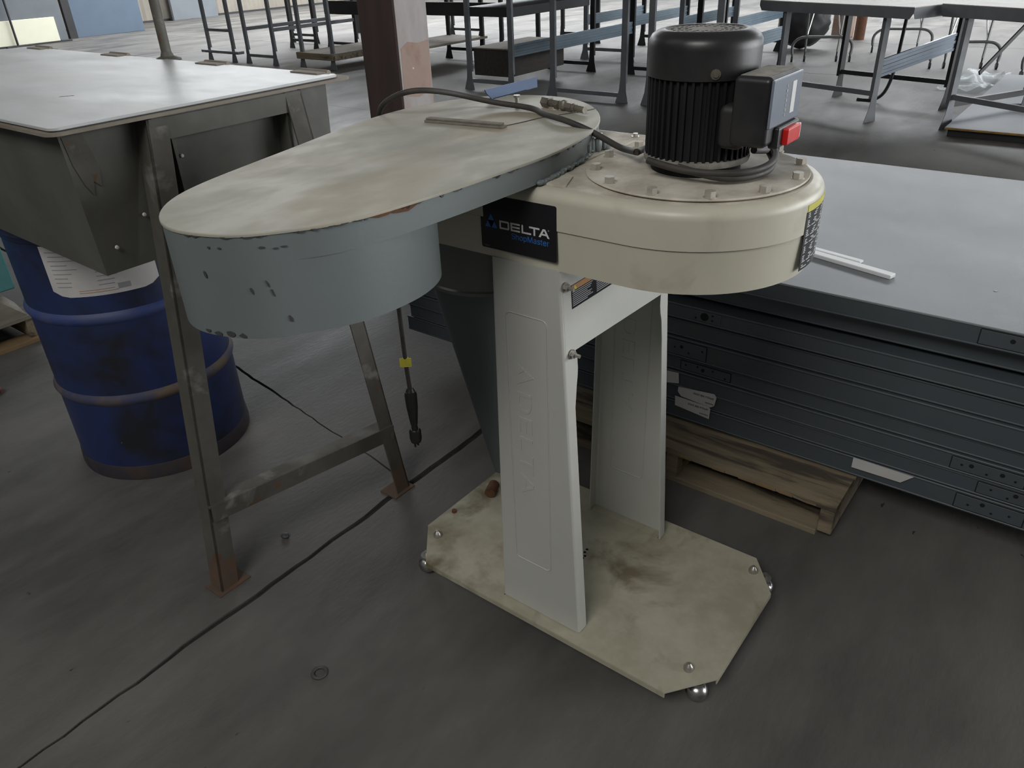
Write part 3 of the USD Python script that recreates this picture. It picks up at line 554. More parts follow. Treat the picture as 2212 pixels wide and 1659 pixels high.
marks = [((.558, .981, 1.190), 3, 2), ((.564, .965, 1.190), 4, 1.5), ((.600, .917, 1.189), 7, 2.2), ((.614, .905, 1.1855), 6, 1.3), ((.624, .898, 1.187), 6, 1.2), ((.553, .998, 1.148), 3, 7), ((.598, .918, 1.135), 2.2, 9), ((.602, .915, 1.120), 2.2, 9), ((.582, .936, 1.126), 3, 7), ((.616, .904, 1.076), 4, 8), ((.548, 1.02, 1.054), 9, 3), ((.552, 1.0, 1.0525), 12, 4.5), ((.558, .978, 1.054), 14, 6), ((.566, .96, 1.053), 10, 5)]
mm_ = []
for (q, a, b) in marks:
    g_ = g9.uniform(0.7, 1.2, 8); tt = np.linspace(0, 2 * math.pi, 8, endpoint=False)
    mm_.append(chip_at(*q, [(a * .0006 * g_[i] * math.cos(t) + (0.0003 * b * math.sin(t) * -0.5 if b > a else 0), b * .0007 * g_[i] * math.sin(t)) for i, t in enumerate(tt)]))
for q in mm_: part(duct, 'paint_chip', q, print_dark, smooth=False)
part(duct, 'rust_spot', [chip_at(.80, .8335, 1.2045, [(-.03, .001), (-.012, -.004), (.01, -.006), (.02, -.003), (.032, .001)]), chip_at(.76, .839, 1.2048, [(-.02, .001), (-.005, -.003), (.012, -.0025), (.02, .001)])], rust, smooth=False, label='rust on the chipped rim')
seam = spline([(1.318, 1.039, 1.2108), (1.37, 1.028, 1.2108), (1.425, 1.018, 1.2108), (1.50, 0.985, 1.2108), (1.56, 0.967, 1.2108)], 20)
part(duct, 'plate_seam', tube(seam, 0.0012, 5), print_dark, smooth=False)
wb = []; g8 = np.random.default_rng(4)
for t in np.linspace(0, 1, 26):
    x = 1.13 + 0.26 * t; y = np.interp(x, [1.13, 1.18, 1.316, 1.43], [.815, .816, .838, .876]) - 0.001; r = g8.uniform(0.003, 0.007)
    s = trimesh.creation.icosphere(1, r); s.apply_scale((1.4, 1, 0.8)); s.apply_translation((x, y, 1.1655 + g8.uniform(-.001, .004))); wb.append(s)
for k in range(10):
    s = trimesh.creation.icosphere(1, g8.uniform(0.005, 0.011)); s.apply_scale((1, 0.6, 1.8)); s.apply_translation((1.375 + g8.uniform(-.05, .05), .853 + g8.uniform(-.008, .006), 1.178 + g8.uniform(-.008, .012))); wb.append(s)
part(duct, 'sealant_bead', wb, grey_duct, smooth=60, kind='stuff')
AX = (1.383, 1.157)
part(dc, 'cone_band', lathe([(0.150, 0.838), (0.163, 0.838), (0.1635, 0.846), (0.160, 0.850), (0.162, 0.90), (0.165, 0.955), (0.165, 1.008), (0.15, 1.008)], *AX, 64), clear_band, smooth=30, label='grey band between housing and cone')
part(dc, 'settling_cone', lathe([(0.012, 0.225), (0.016, 0.225), (0.150, 0.842), (0.146, 0.842), (0.012, 0.229)], *AX, 64), cone_grey, smooth=30, label='dark grey sheet metal cone pointing down')

# --- loose things on the collector
ps = np.array([(1.279, 1.226), (1.304, 1.028)]); d = (ps[1] - ps[0]) / np.linalg.norm(ps[1] - ps[0]); s_ = np.array([-d[1], d[0]])
m = cat([bar((*ps[0], 1.2130), (*ps[1], 1.2130), 0.021, 0.0045, c=0.0006), bar((*(ps[0] + s_ * .004), 1.2172), (*(ps[1] - d * .008 + s_ * .004), 1.2172), 0.017, 0.0035, c=0.0006)])
solo('wood_strip', m, grey_wood, 'thin weathered wood strip lying on the dusty duct top', 'wood strip', smooth=False)
# blue bent strip
bm = []
t = T('bent_strip', 'blue painted bent sheet metal strip propped on the duct top beside the cord', 'metal strip', (1.60, 1.25, 1.2107))
A0, A1 = np.array([1.505, 1.268, 1.2395]), np.array([1.700, 1.268, 1.2630])
def strip_poly():
    v = [(1.556, 1.262, 1.2110), (1.748, 1.262, 1.2110), (1.747, 1.262, 1.2365), (1.530, 1.262, 1.2365), (1.535, 1.262, 1.228)]
    return v
v0 = np.array(strip_poly()); v1 = v0 + (0.0, 0.003, 0.0); n = len(v0); f = []
for j in range(1, n - 1): f += [(0, j, j + 1), (n, n + j + 1, n + j)]
for j in range(n): q = (j + 1) % n; f += [(j, n + j, n + q), (j, n + q, q)]
mm = trimesh.Trimesh(np.vstack([v0, v1]), f, process=False); mm.fix_normals()
part(t, 'upright_face', mm, blue_paint, smooth=False)
part(t, 'foot_flange', bx(1.558, 1.70, 1.262, 1.285, 1.2107, 1.2122), blue_paint, smooth=False)
# ball valve lying on the duct
bv = T('ball_valve', 'small dull brass pipe fitting with hex nuts lying on the round end of the duct', 'pipe fitting', (1.51, 1.02, 1.2107))
P0, P1 = np.array([1.532, 1.088, 1.2225]), np.array([1.495, 0.952, 1.2205]); D = P1 - P0
at = lambda u: P0 + D * u
part(bv, 'hex_nut', cyl(at(0), at(0.17), 0.0128, 6), brass, smooth=False)
part(bv, 'valve_body', [cyl(at(0.15), at(0.42), 0.0085, 14), lathe([(0, 1.2108), (0.006, 1.2108), (0.0125, 1.217), (0.0128, 1.224), (0.009, 1.2325), (0, 1.2345)], *at(0.5)[:2], 16), cyl(at(0.58), at(0.80), 0.0088, 14)], brass, smooth=40)
part(bv, 'hex_nut', cyl(at(0.30), at(0.40), 0.0112, 6), brass, smooth=False)
part(bv, 'hex_nut', cyl(at(0.60), at(0.72), 0.0108, 6), brass, smooth=False)
part(bv, 'threaded_end', cyl(at(0.78), at(1.0), 0.0072, 14), brass, smooth=40)
solo('bolt', [cyl((1.511, 1.151, 1.2107), (1.511, 1.151, 1.2315), 0.0050, 10), cyl((1.511, 1.151, 1.2305), (1.511, 1.151, 1.2355), 0.0085, 6)], zinc, 'small upright bolt standing on the duct near the blue strip', 'bolt', smooth=30)
solo('rusty_stub', [cyl((1.408, 1.226, 0.0925), (1.452, 1.243, 0.0925), 0.0168, 20), cyl((1.4075, 1.2258, 0.0925), (1.4078, 1.2259, 0.0925), 0.010, 16)], rust, 'short rusty round pipe stub lying on the base plate behind the leg', 'pipe stub', smooth=40)
solo('nut', cyl((1.294, 1.272, 0.0757), (1.294, 1.272, 0.0835), 0.0075, 6), rust, 'small dark nut lying on the far corner of the base plate', 'nut', smooth=False)
solo('washer', tube([(0.70 + 0.0165 * math.cos(a), 1.204 + 0.0165 * math.sin(a), 0.003) for a in np.linspace(0, 2 * math.pi, 24, endpoint=False)], 0.0045, 8, closed=True), print_dark, 'dark ring shaped washer lying on the open floor', 'washer', smooth=60)
pb = trimesh.creation.icosphere(2, 0.011); pb.vertices *= (1 + 0.25 * meshkit.noise(pb.vertices * 90)[:, None]); pb.apply_scale((1, 1, 0.6)); pb.apply_translation((0.976, 1.685, 0.0062))
solo('pebble', pb, print_dark, 'small dark pebble on the floor between rusty leg and base', 'pebble', smooth=40)

# ================================================================== stack of grey steel doors on a pallet
layers = [(0.128, 0.190, 2.060), (0.192, 0.245, 2.062), (0.247, 0.302, 2.058), (0.304, 0.353, 2.066), (0.355, 0.424, 2.060), (0.426, 0.484, 2.070), (0.490, 0.541, 2.062), (0.556, 0.618, 2.105), (0.622, 0.6800, 2.058)]
ordn = ['bottom', 'second', 'third', 'fourth', 'fifth', 'sixth', 'seventh', 'eighth', 'top']
g2 = np.random.default_rng(12)
doors = []
for k, (z0, z1, x0) in enumerate(layers):
    top = k == 8; yl = 2.19 + (0.035 if k in (2, 3) else 0) - 0.02 * (k % 3); yr = -1.0 - 0.03 * (k % 2)
    lab = ('top grey steel door of the stack, its broad primer grey face showing' if top else ('bottom dark grey steel door of the stack, resting on the pallet' if k == 0 else f'{ordn[k]} dark grey steel door up from the bottom of the stack'))
    d = T('steel_door', lab, 'door', ((x0 + 3.5) / 2, 0.79, z0), group='grey steel doors stacked on the pallet')
    parts_ = []
    t = z1 - z0
    # hollow leaf: two skins and an edge channel set slightly back, seam at mid height
    sk = 0.0065
    body = part(d, 'door_leaf', [bx(x0 + 0.0025, 3.5, yr, yl, z0 + 0.002, z1 - sk, 0.0)], door_edge, smooth=False)
    part(d, 'face_sheet', bx(x0, 3.503, yr - 0.002, yl + 0.002, z1 - sk, z1, 0.0018), door_top if top else door_edge, smooth=False)
    part(d, 'edge_lip', bx(x0 - 0.001, x0 + 0.012, yr, yl, z0 + 0.001, z0 + 0.0065, 0.0015), door_edge, smooth=False)
    doors.append((d, x0, z0, z1))
def hinge_plate(k, y0, y1, screws, big=()):
    d, x0, z0, z1 = doors[k]; a, b = z0 + 0.008, z1 - 0.010
    hp = part(d, 'hinge_plate', bx(x0 + 0.0005, x0 + 0.004, y0, y1, a, b, 0.001), door_edge, smooth=False)
    part(hp, 'plate_gap', [bx(x0 + 0.001, x0 + 0.003, y0 - 0.002, y0 + 0.0005, a, b), bx(x0 + 0.001, x0 + 0.003, y1 - 0.0005, y1 + 0.002, a, b), bx(x0 + 0.001, x0 + 0.003, y0, y1, b - 0.0003, b + 0.0018), bx(x0 + 0.001, x0 + 0.003, y0, y1, a - 0.0018, a + 0.0003)], hole_dark, smooth=False)
    hs_ = [cyl((x0 + 0.003, y0 + (y1 - y0) * u, a + (b - a) * w), (x0 + 0.0001, y0 + (y1 - y0) * u, a + (b - a) * w), 0.0034 if (u, w) not in big else 0.0062, 12) for u, w in screws]
    for h in hs_: part(hp, 'screw_hole', h, hole_dark, smooth=False)
hinge_plate(4, 0.850, 1.02, [(0.08, 0.65), (0.35, 0.3), (0.5, 0.62), (0.64, 0.5), (0.95, 0.6)], big=((0.5, 0.62),))
hinge_plate(3, 0.765, 0.935, [(0.1, 0.25), (0.35, 0.7), (0.55, 0.5), (0.66, 0.75), (0.9, 0.6)], big=((0.55, 0.5),))
hinge_plate(2, -0.055, 0.12, [(0.12, 0.4), (0.3, 0.6), (0.5, 0.3), (0.72, 0.62), (0.85, 0.5)], big=((0.3, 0.6), (0.72, 0.62)))
hinge_plate(1, -0.12, 0.045, [(0.2, 0.5), (0.45, 0.7), (0.55, 0.3), (0.8, 0.6)], big=((0.45, 0.7),))
hinge_plate(0, -0.08, 0.085, [(0.2, 0.5), (0.45, 0.3), (0.6, 0.7), (0.8, 0.4)], big=((0.6, 0.7),))
hinge_plate(8, -0.02, 0.14, [(0.3, 0.2), (0.55, 0.6)], big=((0.55, 0.6),))
d, x0, z0, z1 = doors[6]
lk = part(d, 'lock_plate', bx(x0 + 0.0003, x0 + 0.004, 0.815, 0.905, z0 + 0.008, z1 - 0.009, 0.001), door_edge, smooth=False)
part(lk, 'lock_hole', cyl((x0 - 0.0003, 0.868, z0 + 0.027), (x0 + 0.003, 0.868, z0 + 0.027), 0.0135, 20), hole_dark, smooth=False)
for y_, z_ in ((0.842, 0.020), (0.842, 0.036), (0.897, 0.018)): part(lk, 'screw_hole', cyl((x0 - 0.0003, y_, z0 + z_), (x0 + 0.003, y_, z0 + z_), 0.0035, 10), hole_dark, smooth=False)
# paper labels stuck on the door edges
def sticker(pts, x, name_label, prints, k):
    """pts: (y, z) outline on the stack's front"""
    t = T('paper_label', name_label, 'label', (x, float(np.mean([p[0] for p in pts])), float(min(p[1] for p in pts))), group='paper labels on the door edges')
    pg = Polygon([(-y, z) for y, z in pts])
    part(t, 'sheet', on_side(trimesh.creation.extrude_polygon(pg, 0.0008, engine='earcut'), x), paper, smooth=False)
    for o, txt, h in prints:
        m = meshkit.text_mesh(txt, h, 0.0003, bold=True); b = m.bounds; m.apply_translation((-(b[0, 0]), 0, 0))
        part(t, 'lettering', place(m, (x - 0.0008, *o), (0, 1, 0.0), (0, 0, -1)), print_dark, smooth=False)
xw = 2.0565
def bars(y0, z0, n, h=0.006): return [((y0 + k * 0.004, z0), 'I', h) for k in range(n)]
sticker([(0.978, 0.297), (0.936, 0.300), (0.932, 0.262), (0.978, 0.252)], xw, 'small white paper label on the door edges, half hidden behind the far leg', [], 0)
sticker([(0.932, 0.250), (0.806, 0.262), (0.798, 0.252), (0.803, 0.218), (0.816, 0.209), (0.920, 0.217), (0.934, 0.233)], xw - 0.001, 'larger white paper label printed upside down, upper of the overlapping pair', [((0.806, 0.246), 'APH14 WB 2000', 0.0065), ((0.806, 0.224), 'Diamond', 0.005)], 1)
sticker([(0.942, 0.212), (0.822, 0.209), (0.815, 0.202), (0.8165, 0.163), (0.94, 0.176)], xw, 'white paper label printed upside down, lower of the overlapping pair', [((0.822, 0.200), 'APH14 WB 2000', 0.0065), ((0.822, 0.177), 'Diamond', 0.005)], 2)
sticker([(0.362, 0.192), (0.196, 0.190), (0.226, 0.158), (0.362, 0.157)], xw, 'long blank strip of white paper torn at one end on the bottom door', [], 3)
# on the top door
st = np.array([(2.290, 0.690), (2.240, 0.395)])
def pvc(p0, p1, w, h, lab, z=0.6805):
    m = bar((*p0, z + h / 2), (*p1, z + h / 2), w, h, c=0.002); solo('plastic_strip', m, white_pvc, lab, 'plastic strip', group='white plastic strips on the top door', smooth=False)
pvc((2.345, 0.75), (2.252, 0.400), 0.030, 0.012, 'longer white plastic strip lying on the top grey door')
pvc((2.372, 0.70), (2.325, 0.505), 0.022, 0.008, 'shorter white plastic strip, behind the longer one on the top grey door')
g6 = np.random.default_rng(3)
solo('paint_flake', ext(Polygon([(2.300, 0.150), (2.306, 0.146), (2.309, 0.151), (2.303, 0.156)]), 0.6802, 0.6812), paper, 'tiny white flake lying on the top grey door', 'flake', smooth=False)

# pallet under the doors
pal = T('wood_pallet', 'brown wooden pallet sticking out from under the stack of steel doors', 'pallet', (2.4, 0.85, 0.0))
def rough_board(x0, x1, y0, y1, z0, z1, seed):
    n = 26; g = np.random.default_rng(seed); ys = np.linspace(y0, y1, n); e = np.convolve(g.normal(size=n + 4), np.ones(3) / 3, 'valid')[:n] * 0.004
    pl = Polygon(np.vstack([np.c_[x0 + e, ys], np.c_[np.full(n, x1), ys][::-1]]))
    return ext(pl.buffer(0), z0, z1)
for k, x in enumerate((1.884, 2.07, 2.24, 2.41, 2.58, 2.75)):
    b = part(pal, 'deck_board', rough_board(x, x + (0.170 if k == 0 else 0.138), 0.345, 1.38, 0.106, 0.126, 30 + k), wood, smooth=False)
    if k == 0: part(b, 'split_edge', [bx(x - 0.0030, x + 0.0015, y, y + L, 0.108, 0.108 + h_) for y, L, h_ in ((0.40, 0.03, .005), (0.47, 0.04, .006), (0.52, 0.06, .008), (0.585, 0.05, .005), (0.68, 0.04, .006), (0.79, 0.08, .007), (0.90, 0.04, .010), (0.95, 0.03, .011), (0.98, 0.06, .012))], wood_edge, smooth=False, kind='stuff', label='splintered pale board edge')
for y in (0.348, 0.84, 1.332): part(pal, 'stringer', bx(1.889, 2.9, y, y + 0.040, 0.019, 0.106, 0.002), wood, smooth=False)
for x in (1.888, 2.33, 2.76): part(pal, 'bottom_board', bx(x, x + 0.10, 0.39, 1.38, 0.0, 0.019, 0.001), wood, smooth=False)

# ================================================================== steel tank on legs (left)
tk = T('steel_tank', 'grey rectangular steel tank with a flat hinged lid on splayed angle iron legs', 'tank', (1.1, 2.6, 0.0))
part(tk, 'tank_body', trimesh.convex.convex_hull(np.array([(0.738, 1.79, 1.2355), (1.478, 1.79, 1.2355), (1.478, 3.62, 1.2355), (0.738, 3.62, 1.2355), (0.752, 1.794, 0.905), (1.462, 1.794, 0.905), (1.462, 3.5, 0.955), (0.752, 3.5, 0.955)])), tank_paint, smooth=False, label='grey painted tank shell')
part(tk, 'scuffed_patch', [place(ext(Polygon([(0.745, 1.222), (0.79, 1.226), (0.806, 1.15), (0.80, 1.105), (0.785, 1.12), (0.778, 1.09), (0.765, 1.115), (0.752, 1.16)]), 0, 0.0015), (0, 1.7905, 0), (1, 0, 0), (0, 0, 1))], leg_steel, smooth=False, label='scuffed pale patch near the corner')
rim = sbox(0.702, 1.738, 1.535, 3.66).buffer(-0.03).buffer(0.03)
part(tk, 'rim_flange', ext(rim, 1.2345, 1.2415), tank_rim, smooth=False, label='dusty rim flange under the lid')
lidp = sbox(0.712, 1.748, 1.495, 3.64).buffer(-0.02).buffer(0.02)
lid = part(tk, 'lid', rounded_slab(np.array(lidp.exterior.coords)[:-1][::-1] if not lidp.exterior.is_ccw else np.array(lidp.exterior.coords)[:-1], 1.2445, 1.2500, 0.0015, 2), tank_lid, smooth=30, label='flat galvanised sheet lid')
part(tk, 'gasket', ext(lidp.buffer(-0.006), 1.2415, 1.2446), print_dark, smooth=False)
part(lid, 'lid_stain', [ext(Point(0.905, 2.53).buffer(0.011, 8).union(Point(0.918, 2.525).buffer(0.006, 6)), 1.2500, 1.2503), ext(LineString([(0.93, 2.16), (0.955, 2.145)]).buffer(0.003), 1.25, 1.2503)], print_dark, smooth=False, kind='stuff')
for y in (1.86, 2.33, 2.92, 3.50):
    h = part(tk, 'hinge', [bx(1.462, 1.498, y - 0.058, y + 0.058, 1.2500, 1.2535, 0.001), cyl((1.503, y - 0.06, 1.2495), (1.503, y + 0.06, 1.2495), 0.0078, 10), bx(1.507, 1.533, y - 0.05, y + 0.05, 1.2415, 1.2445, 0.001)], tank_rim, smooth=30)
part(tk, 'vent_post', [cyl((1.515, 2.63, 1.2415), (1.515, 2.63, 2.55), 0.0165, 14), lathe([(0, 1.2415), (0.045, 1.2415), (0.043, 1.248), (0.022, 1.256), (0.0165, 1.27), (0, 1.27)], 1.515, 2.63, 16)], leg_steel, smooth=40, label='thin upright pipe rising from the back edge')
def angle_leg(p_top, p_bot, sx, w=0.052, t=0.005):
    """L section: one web faces -y, one faces sx"""
    a, b = np.array(p_top, float), np.array(p_bot, float)
    def web(o0, o1): # four-cornered section swept from top to bottom
        v = []
        for c in (a, b): v += [c + (o0[0], o0[1], 0), c + (o1[0], o0[1], 0), c + (o1[0], o1[1], 0), c + (o0[0], o1[1], 0)]
        m = trimesh.convex.convex_hull(np.array(v)); return m
    return cat([web((0, 0), (sx * w, t)), web((0, 0), (sx * t, w))])
lg = []
for k, (pt, pb, sx) in enumerate((((0.915, 1.742, 1.232), (0.722, 1.640, 0.0), 1), ((1.352, 1.742, 1.232), (1.375, 1.545, 0.0), -1), ((0.80, 3.6, 1.232), (0.722, 3.70, 0.0), 1), ((1.40, 3.6, 1.232), (1.44, 3.70, 0.0), -1))):
    pm = np.array(pb) + (np.array(pt) - pb) * 0.075
    L = part(tk, 'leg', angle_leg(pt, pm, sx), leg_steel, smooth=False)
    part(L, 'rusty_foot', [angle_leg(pm, np.array(pb) + (0, 0, 0.003), sx, 0.053, 0.0055), bx(pb[0] - 0.015, pb[0] + 0.07 * sx + 0.015 * sx, pb[1] - 0.012, pb[1] + 0.06, 0.0, 0.004) if sx > 0 else bx(pb[0] - 0.075, pb[0] + 0.012, pb[1] - 0.012, pb[1] + 0.06, 0.0, 0.004)], leg_rust, smooth=False, label='rusted foot of the leg')
part(tk, 'end_frame', [bar((0.92, 1.7445, 1.207), (1.35, 1.7445, 1.207), 0.008, 0.048), bar((0.985, 1.7445, 0.98), (1.30, 1.7445, 0.98), 0.008, 0.05), bx(0.93, 1.345, 1.745, 1.79, 1.225, 1.234), bx(1.296, 1.304, 1.745, 1.79, 0.98, 1.225), bx(0.966, 0.974, 1.745, 1.79, 0.98, 1.225)], tank_paint, smooth=False)
part(tk, 'cross_bar', [bar((0.765, 1.655, 0.245), (1.365, 1.575, 0.212), 0.005, 0.05), bar((0.765, 1.68, 0.268), (1.365, 1.60, 0.235), 0.05, 0.005)], leg_steel, smooth=False)
for p in ((1.005, 1.786, 1.13), (0.79, 1.786, 0.965), (0.875, 1.786, 1.02)): part(tk, 'rivet', lathe([(0, -.002), (0.005, -.002), (0.004, 0.002), (0, 0.003)], 0, 0, 10).apply_transform(trimesh.transformations.rotation_matrix(math.pi / 2, (1, 0, 0))).apply_translation(p), paper, smooth=40)

# ================================================================== blue drum under the tank
bd = T('steel_drum', 'dark blue steel drum with rusty hoops standing under the grey tank', 'drum', (1.098, 2.525, 0.0))
def shell(prof): return lathe(prof, 1.098, 2.525, 72)
R = 0.286
part(bd, 'drum_shell', shell([(0.0, 0.02), (R - 0.006, 0.02), (R, 0.05), (R, 0.300), (R + 0.002, 0.302), (R + 0.002, 0.318), (R, 0.32), (R, 0.572), (R, 0.61), (R, 0.845), (R - 0.006, 0.85), (R - 0.006, 0.835), (0, 0.835)]), drum_blue, smooth=30)
hoop = lambda z: shell([(R - 0.002, z - 0.022), (R + 0.006, z - 0.012), (R + 0.0105, z), (R + 0.006, z + 0.012), (R - 0.002, z + 0.022)])
part(bd, 'rolling_hoop', hoop(0.312), drum_rust, smooth=60, label='rusty lower hoop')
part(bd, 'rolling_hoop', hoop(0.598), drum_hoop, smooth=60, label='scuffed upper hoop')
part(bd, 'bottom_chime', shell([(R - 0.012, 0.0), (R + 0.004, 0.0), (R + 0.0055, 0.012), (R + 0.0025, 0.05), (R - 0.002, 0.055)]), drum_foot, smooth=40, label='rusted bottom chime')
part(bd, 'top_chime', shell([(R - 0.012, 0.842), (R + 0.004, 0.842), (R + 0.0055, 0.858), (R - 0.002, 0.868), (R - 0.012, 0.866)]), drum_blue, smooth=40)
def dwrap(a0, a1, z0, z1, r, t, n=14, cut=0.0):
    a = np.radians(np.linspace(a0, a1, n)); v, f = [], []
    zz0 = np.full(n, z0); 
    if cut:
        for i in range(n):
            e = min(i, n - 1 - i); zz0[i] += cut * max(0, 1 - e / 2.0) ** 2
    for rr in (r, r + t):
        v += [(1.098 + rr * math.cos(q), 2.525 + rr * math.sin(q), z) for q, z in zip(a, zz0)]; v += [(1.098 + rr * math.cos(q), 2.525 + rr * math.sin(q), z1) for q in a]
    for j in range(n - 1): f += [(2 * n + j, 2 * n + j + 1, 3 * n + j + 1), (2 * n + j, 3 * n + j + 1, 3 * n + j), (j, j + 1, 2 * n + j + 1), (j, 2 * n + j + 1, 2 * n + j)]
    f += [(0, 2 * n, 3 * n), (0, 3 * n, n), (n - 1, 4 * n - 1, 3 * n - 1), (n - 1, 2 * n - 1, 4 * n - 1)]
    m = trimesh.Trimesh(v, f, process=False); m.fix_normals(); return m
A0_, A1_ = 206, 268
lb = part(bd, 'drum_label', dwrap(A0_, A1_, 0.675, 0.835, R, 0.0007, cut=0.02), paper, smooth=40, label='white printed paper label')
g5 = np.random.default_rng(8); ll_ = []
for k in range(9):
    z = 0.815 - k * 0.0135
    if k in (0, 2): ll_.append(dwrap(A0_ + 3, A1_ - 4, z, z + 0.003, R + 0.0007, 0.0003))
    else:
        for c in range(2):
            a = A0_ + 4 + c * 24; w = g5.uniform(7, 16); ll_.append(dwrap(a, a + w, z, z + 0.0028, R + 0.0007, 0.0003, 5))
part(lb, 'print_line', ll_, label_grey, smooth=False, kind='stuff')
part(lb, 'orange_print', [dwrap(A0_ + 16, A0_ + 38, 0.686, 0.6875, R + 0.0007, 0.0003), dwrap(A0_ + 16, A0_ + 36, 0.693, 0.6945, R + 0.0007, 0.0003)], label_orange, smooth=False)
part(lb, 'black_mark', dwrap(A0_ + 38, A0_ + 45, 0.688, 0.705, R + 0.0007, 0.0003), label_grey, smooth=False)

# ================================================================== left edge: teal cabinet on a pallet
wp = T('wood_pallet', 'weathered pallet of pale slats behind the blue drum, under the teal cabinet', 'pallet', (0.6, 4.3, 0.0))
for k, y in enumerate((3.79, 4.02, 4.25, 4.48, 4.71, 4.94)): part(wp, 'deck_board', bx(-0.05, 1.225, y, y + 0.14, 0.11, 0.130, 0.002), grey_wood, smooth=False)
for x in (0.0, 0.58, 1.17): part(wp, 'stringer', bx(x, x + 0.045, 3.80, 5.07, 0.02, 0.110, 0.002), wood, smooth=False)
for k, y in enumerate((3.775, 4.40, 4.98)): part(wp, 'bottom_board', bx(-0.05, 1.25, y, y + 0.10, 0.0, 0.020, 0.001), wood_edge if k == 0 else wood, smooth=False)
tc = T('cabinet', 'teal painted metal cabinet at the left edge behind the blue drum', 'cabinet', (0.5, 4.2, 0.13))
part(tc, 'cabinet_body', bx(-0.1, 1.205, 3.86, 4.7, 0.245, 1.0, 0.006), teal, smooth=False)
part(tc, 'plinth', bx(0.0, 1.15, 3.98, 4.6, 0.130, 0.245), hole_dark, smooth=False)
rc = trimesh.convex.convex_hull(np.array([(0.80, 3.80, 0.130), (1.19, 3.80, 0.130), (1.20, 3.93, 0.130), (0.80, 3.95, 0.130), (0.83, 3.81, 0.195), (1.10, 3.81, 0.225), (1.17, 3.84, 0.19), (1.15, 3.92, 0.22), (0.82, 3.94, 0.225)]))
solo('canvas_bundle', rc, grey_wood, 'dusty tan folded bundle on the pallet under the teal cabinet', 'bundle', smooth=40)
rb_ = trimesh.creation.icosphere(2, 0.03); rb_.apply_scale((1.2, 1, 0.7)); rb_.apply_translation((0.835, 3.40, 0.0208))
solo('rag_ball', rb_, M('red_rag', (0.20, 0.03, 0.025), (0.14, 0.025, 0.02), scale=30, rough=0.8), 'small crumpled red rag on the floor at the left edge', 'rag', smooth=40)

# ================================================================== column
cl = T('column', 'square brown building column with a worn rusty right face', 'column', (2.94, 2.99, 0.0))
cx0, cx1, cy0, cy1 = 2.830, 3.055, 2.865, 3.115
part(cl, 'shaft', bx(cx0, cx1, cy0, cy1, 0.0, 4.5, 0.006), col_dark, smooth=False)
part(cl, 'worn_face', [bx(cx0 + 0.006, cx1 - 0.004, cy0 - 0.003, cy0 + 0.002, 0.0, 4.5, 0.001)], col_grey, smooth=False, label='pale grey worn face of the column')
part(cl, 'rust_patch', place(ext(Polygon([(2.845, 0.94), (2.86, 0.90), (2.95, 0.885), (3.04, 0.91), (3.046, 1.0), (3.046, 1.14), (2.97, 1.132), (2.90, 1.145), (2.85, 1.12), (2.848, 1.03)]), 0, 0.0008), (0, cy0 - 0.003, 0), (1, 0, 0), (0, 0, 1)), col_rust, smooth=False, label='orange brown rust patch')
part(cl, 'base_plate', bx(cx0 - 0.06, cx1 + 0.06, cy0 - 0.06, cy1 + 0.06, 0.0, 0.02, 0.003), col_dark, smooth=False)

# ================================================================== rows of steel work benches behind
def flared_leg(x, y, ztop, ax, w=0.066, fl_=0.055, t=0.03, mat=None):
    """channel leg that flares into a foot; ax = unit vector along the flare"""
    ax = np.array([*ax, 0.0]); ax /= np.linalg.norm(ax); n = np.array([-ax[1], ax[0], 0.0]); o = np.array([x, y, 0.0])
    pl = [(-w / 2, ztop), (-w / 2, 0.26), (-w / 2 - fl_ * 0.25, 0.12), (-w / 2 - fl_, 0.0), (w / 2 + fl_ * 0.6, 0.0), (w / 2 + fl_ * 0.12, 0.12), (w / 2, 0.26), (w / 2, ztop)]
    web = place(ext(Polygon(pl), 0, 0.004), o - n * (t / 2), ax, (0, 0, 1))
    fl1 = [bar(o + ax * s * (w / 2 - 0.002) + (0, 0, 0.2) , o + ax * s * (w / 2 - 0.002) + (0, 0, ztop), t, 0.004, ax) for s in (-1, 1)]
    return cat([web] + fl1)
def rail(p0, p1, h=0.135, t=0.018):
    p0, p1 = np.array(p0, float), np.array(p1, float); ms = []
    for dz, hh, tt in ((h / 2 - 0.012, 0.024, t), (h * 0.22, h * 0.16, t * 0.55), (0, 0.026, t), (-h * 0.22, h * 0.16, t * 0.55), (-h / 2 + 0.012, 0.024, t)):
        ms.append(bar(p0 + (0, 0, dz), p1 + (0, 0, dz), tt, hh))
    ms.append(bar(p0, p1, 0.003, h))
    return cat(ms)
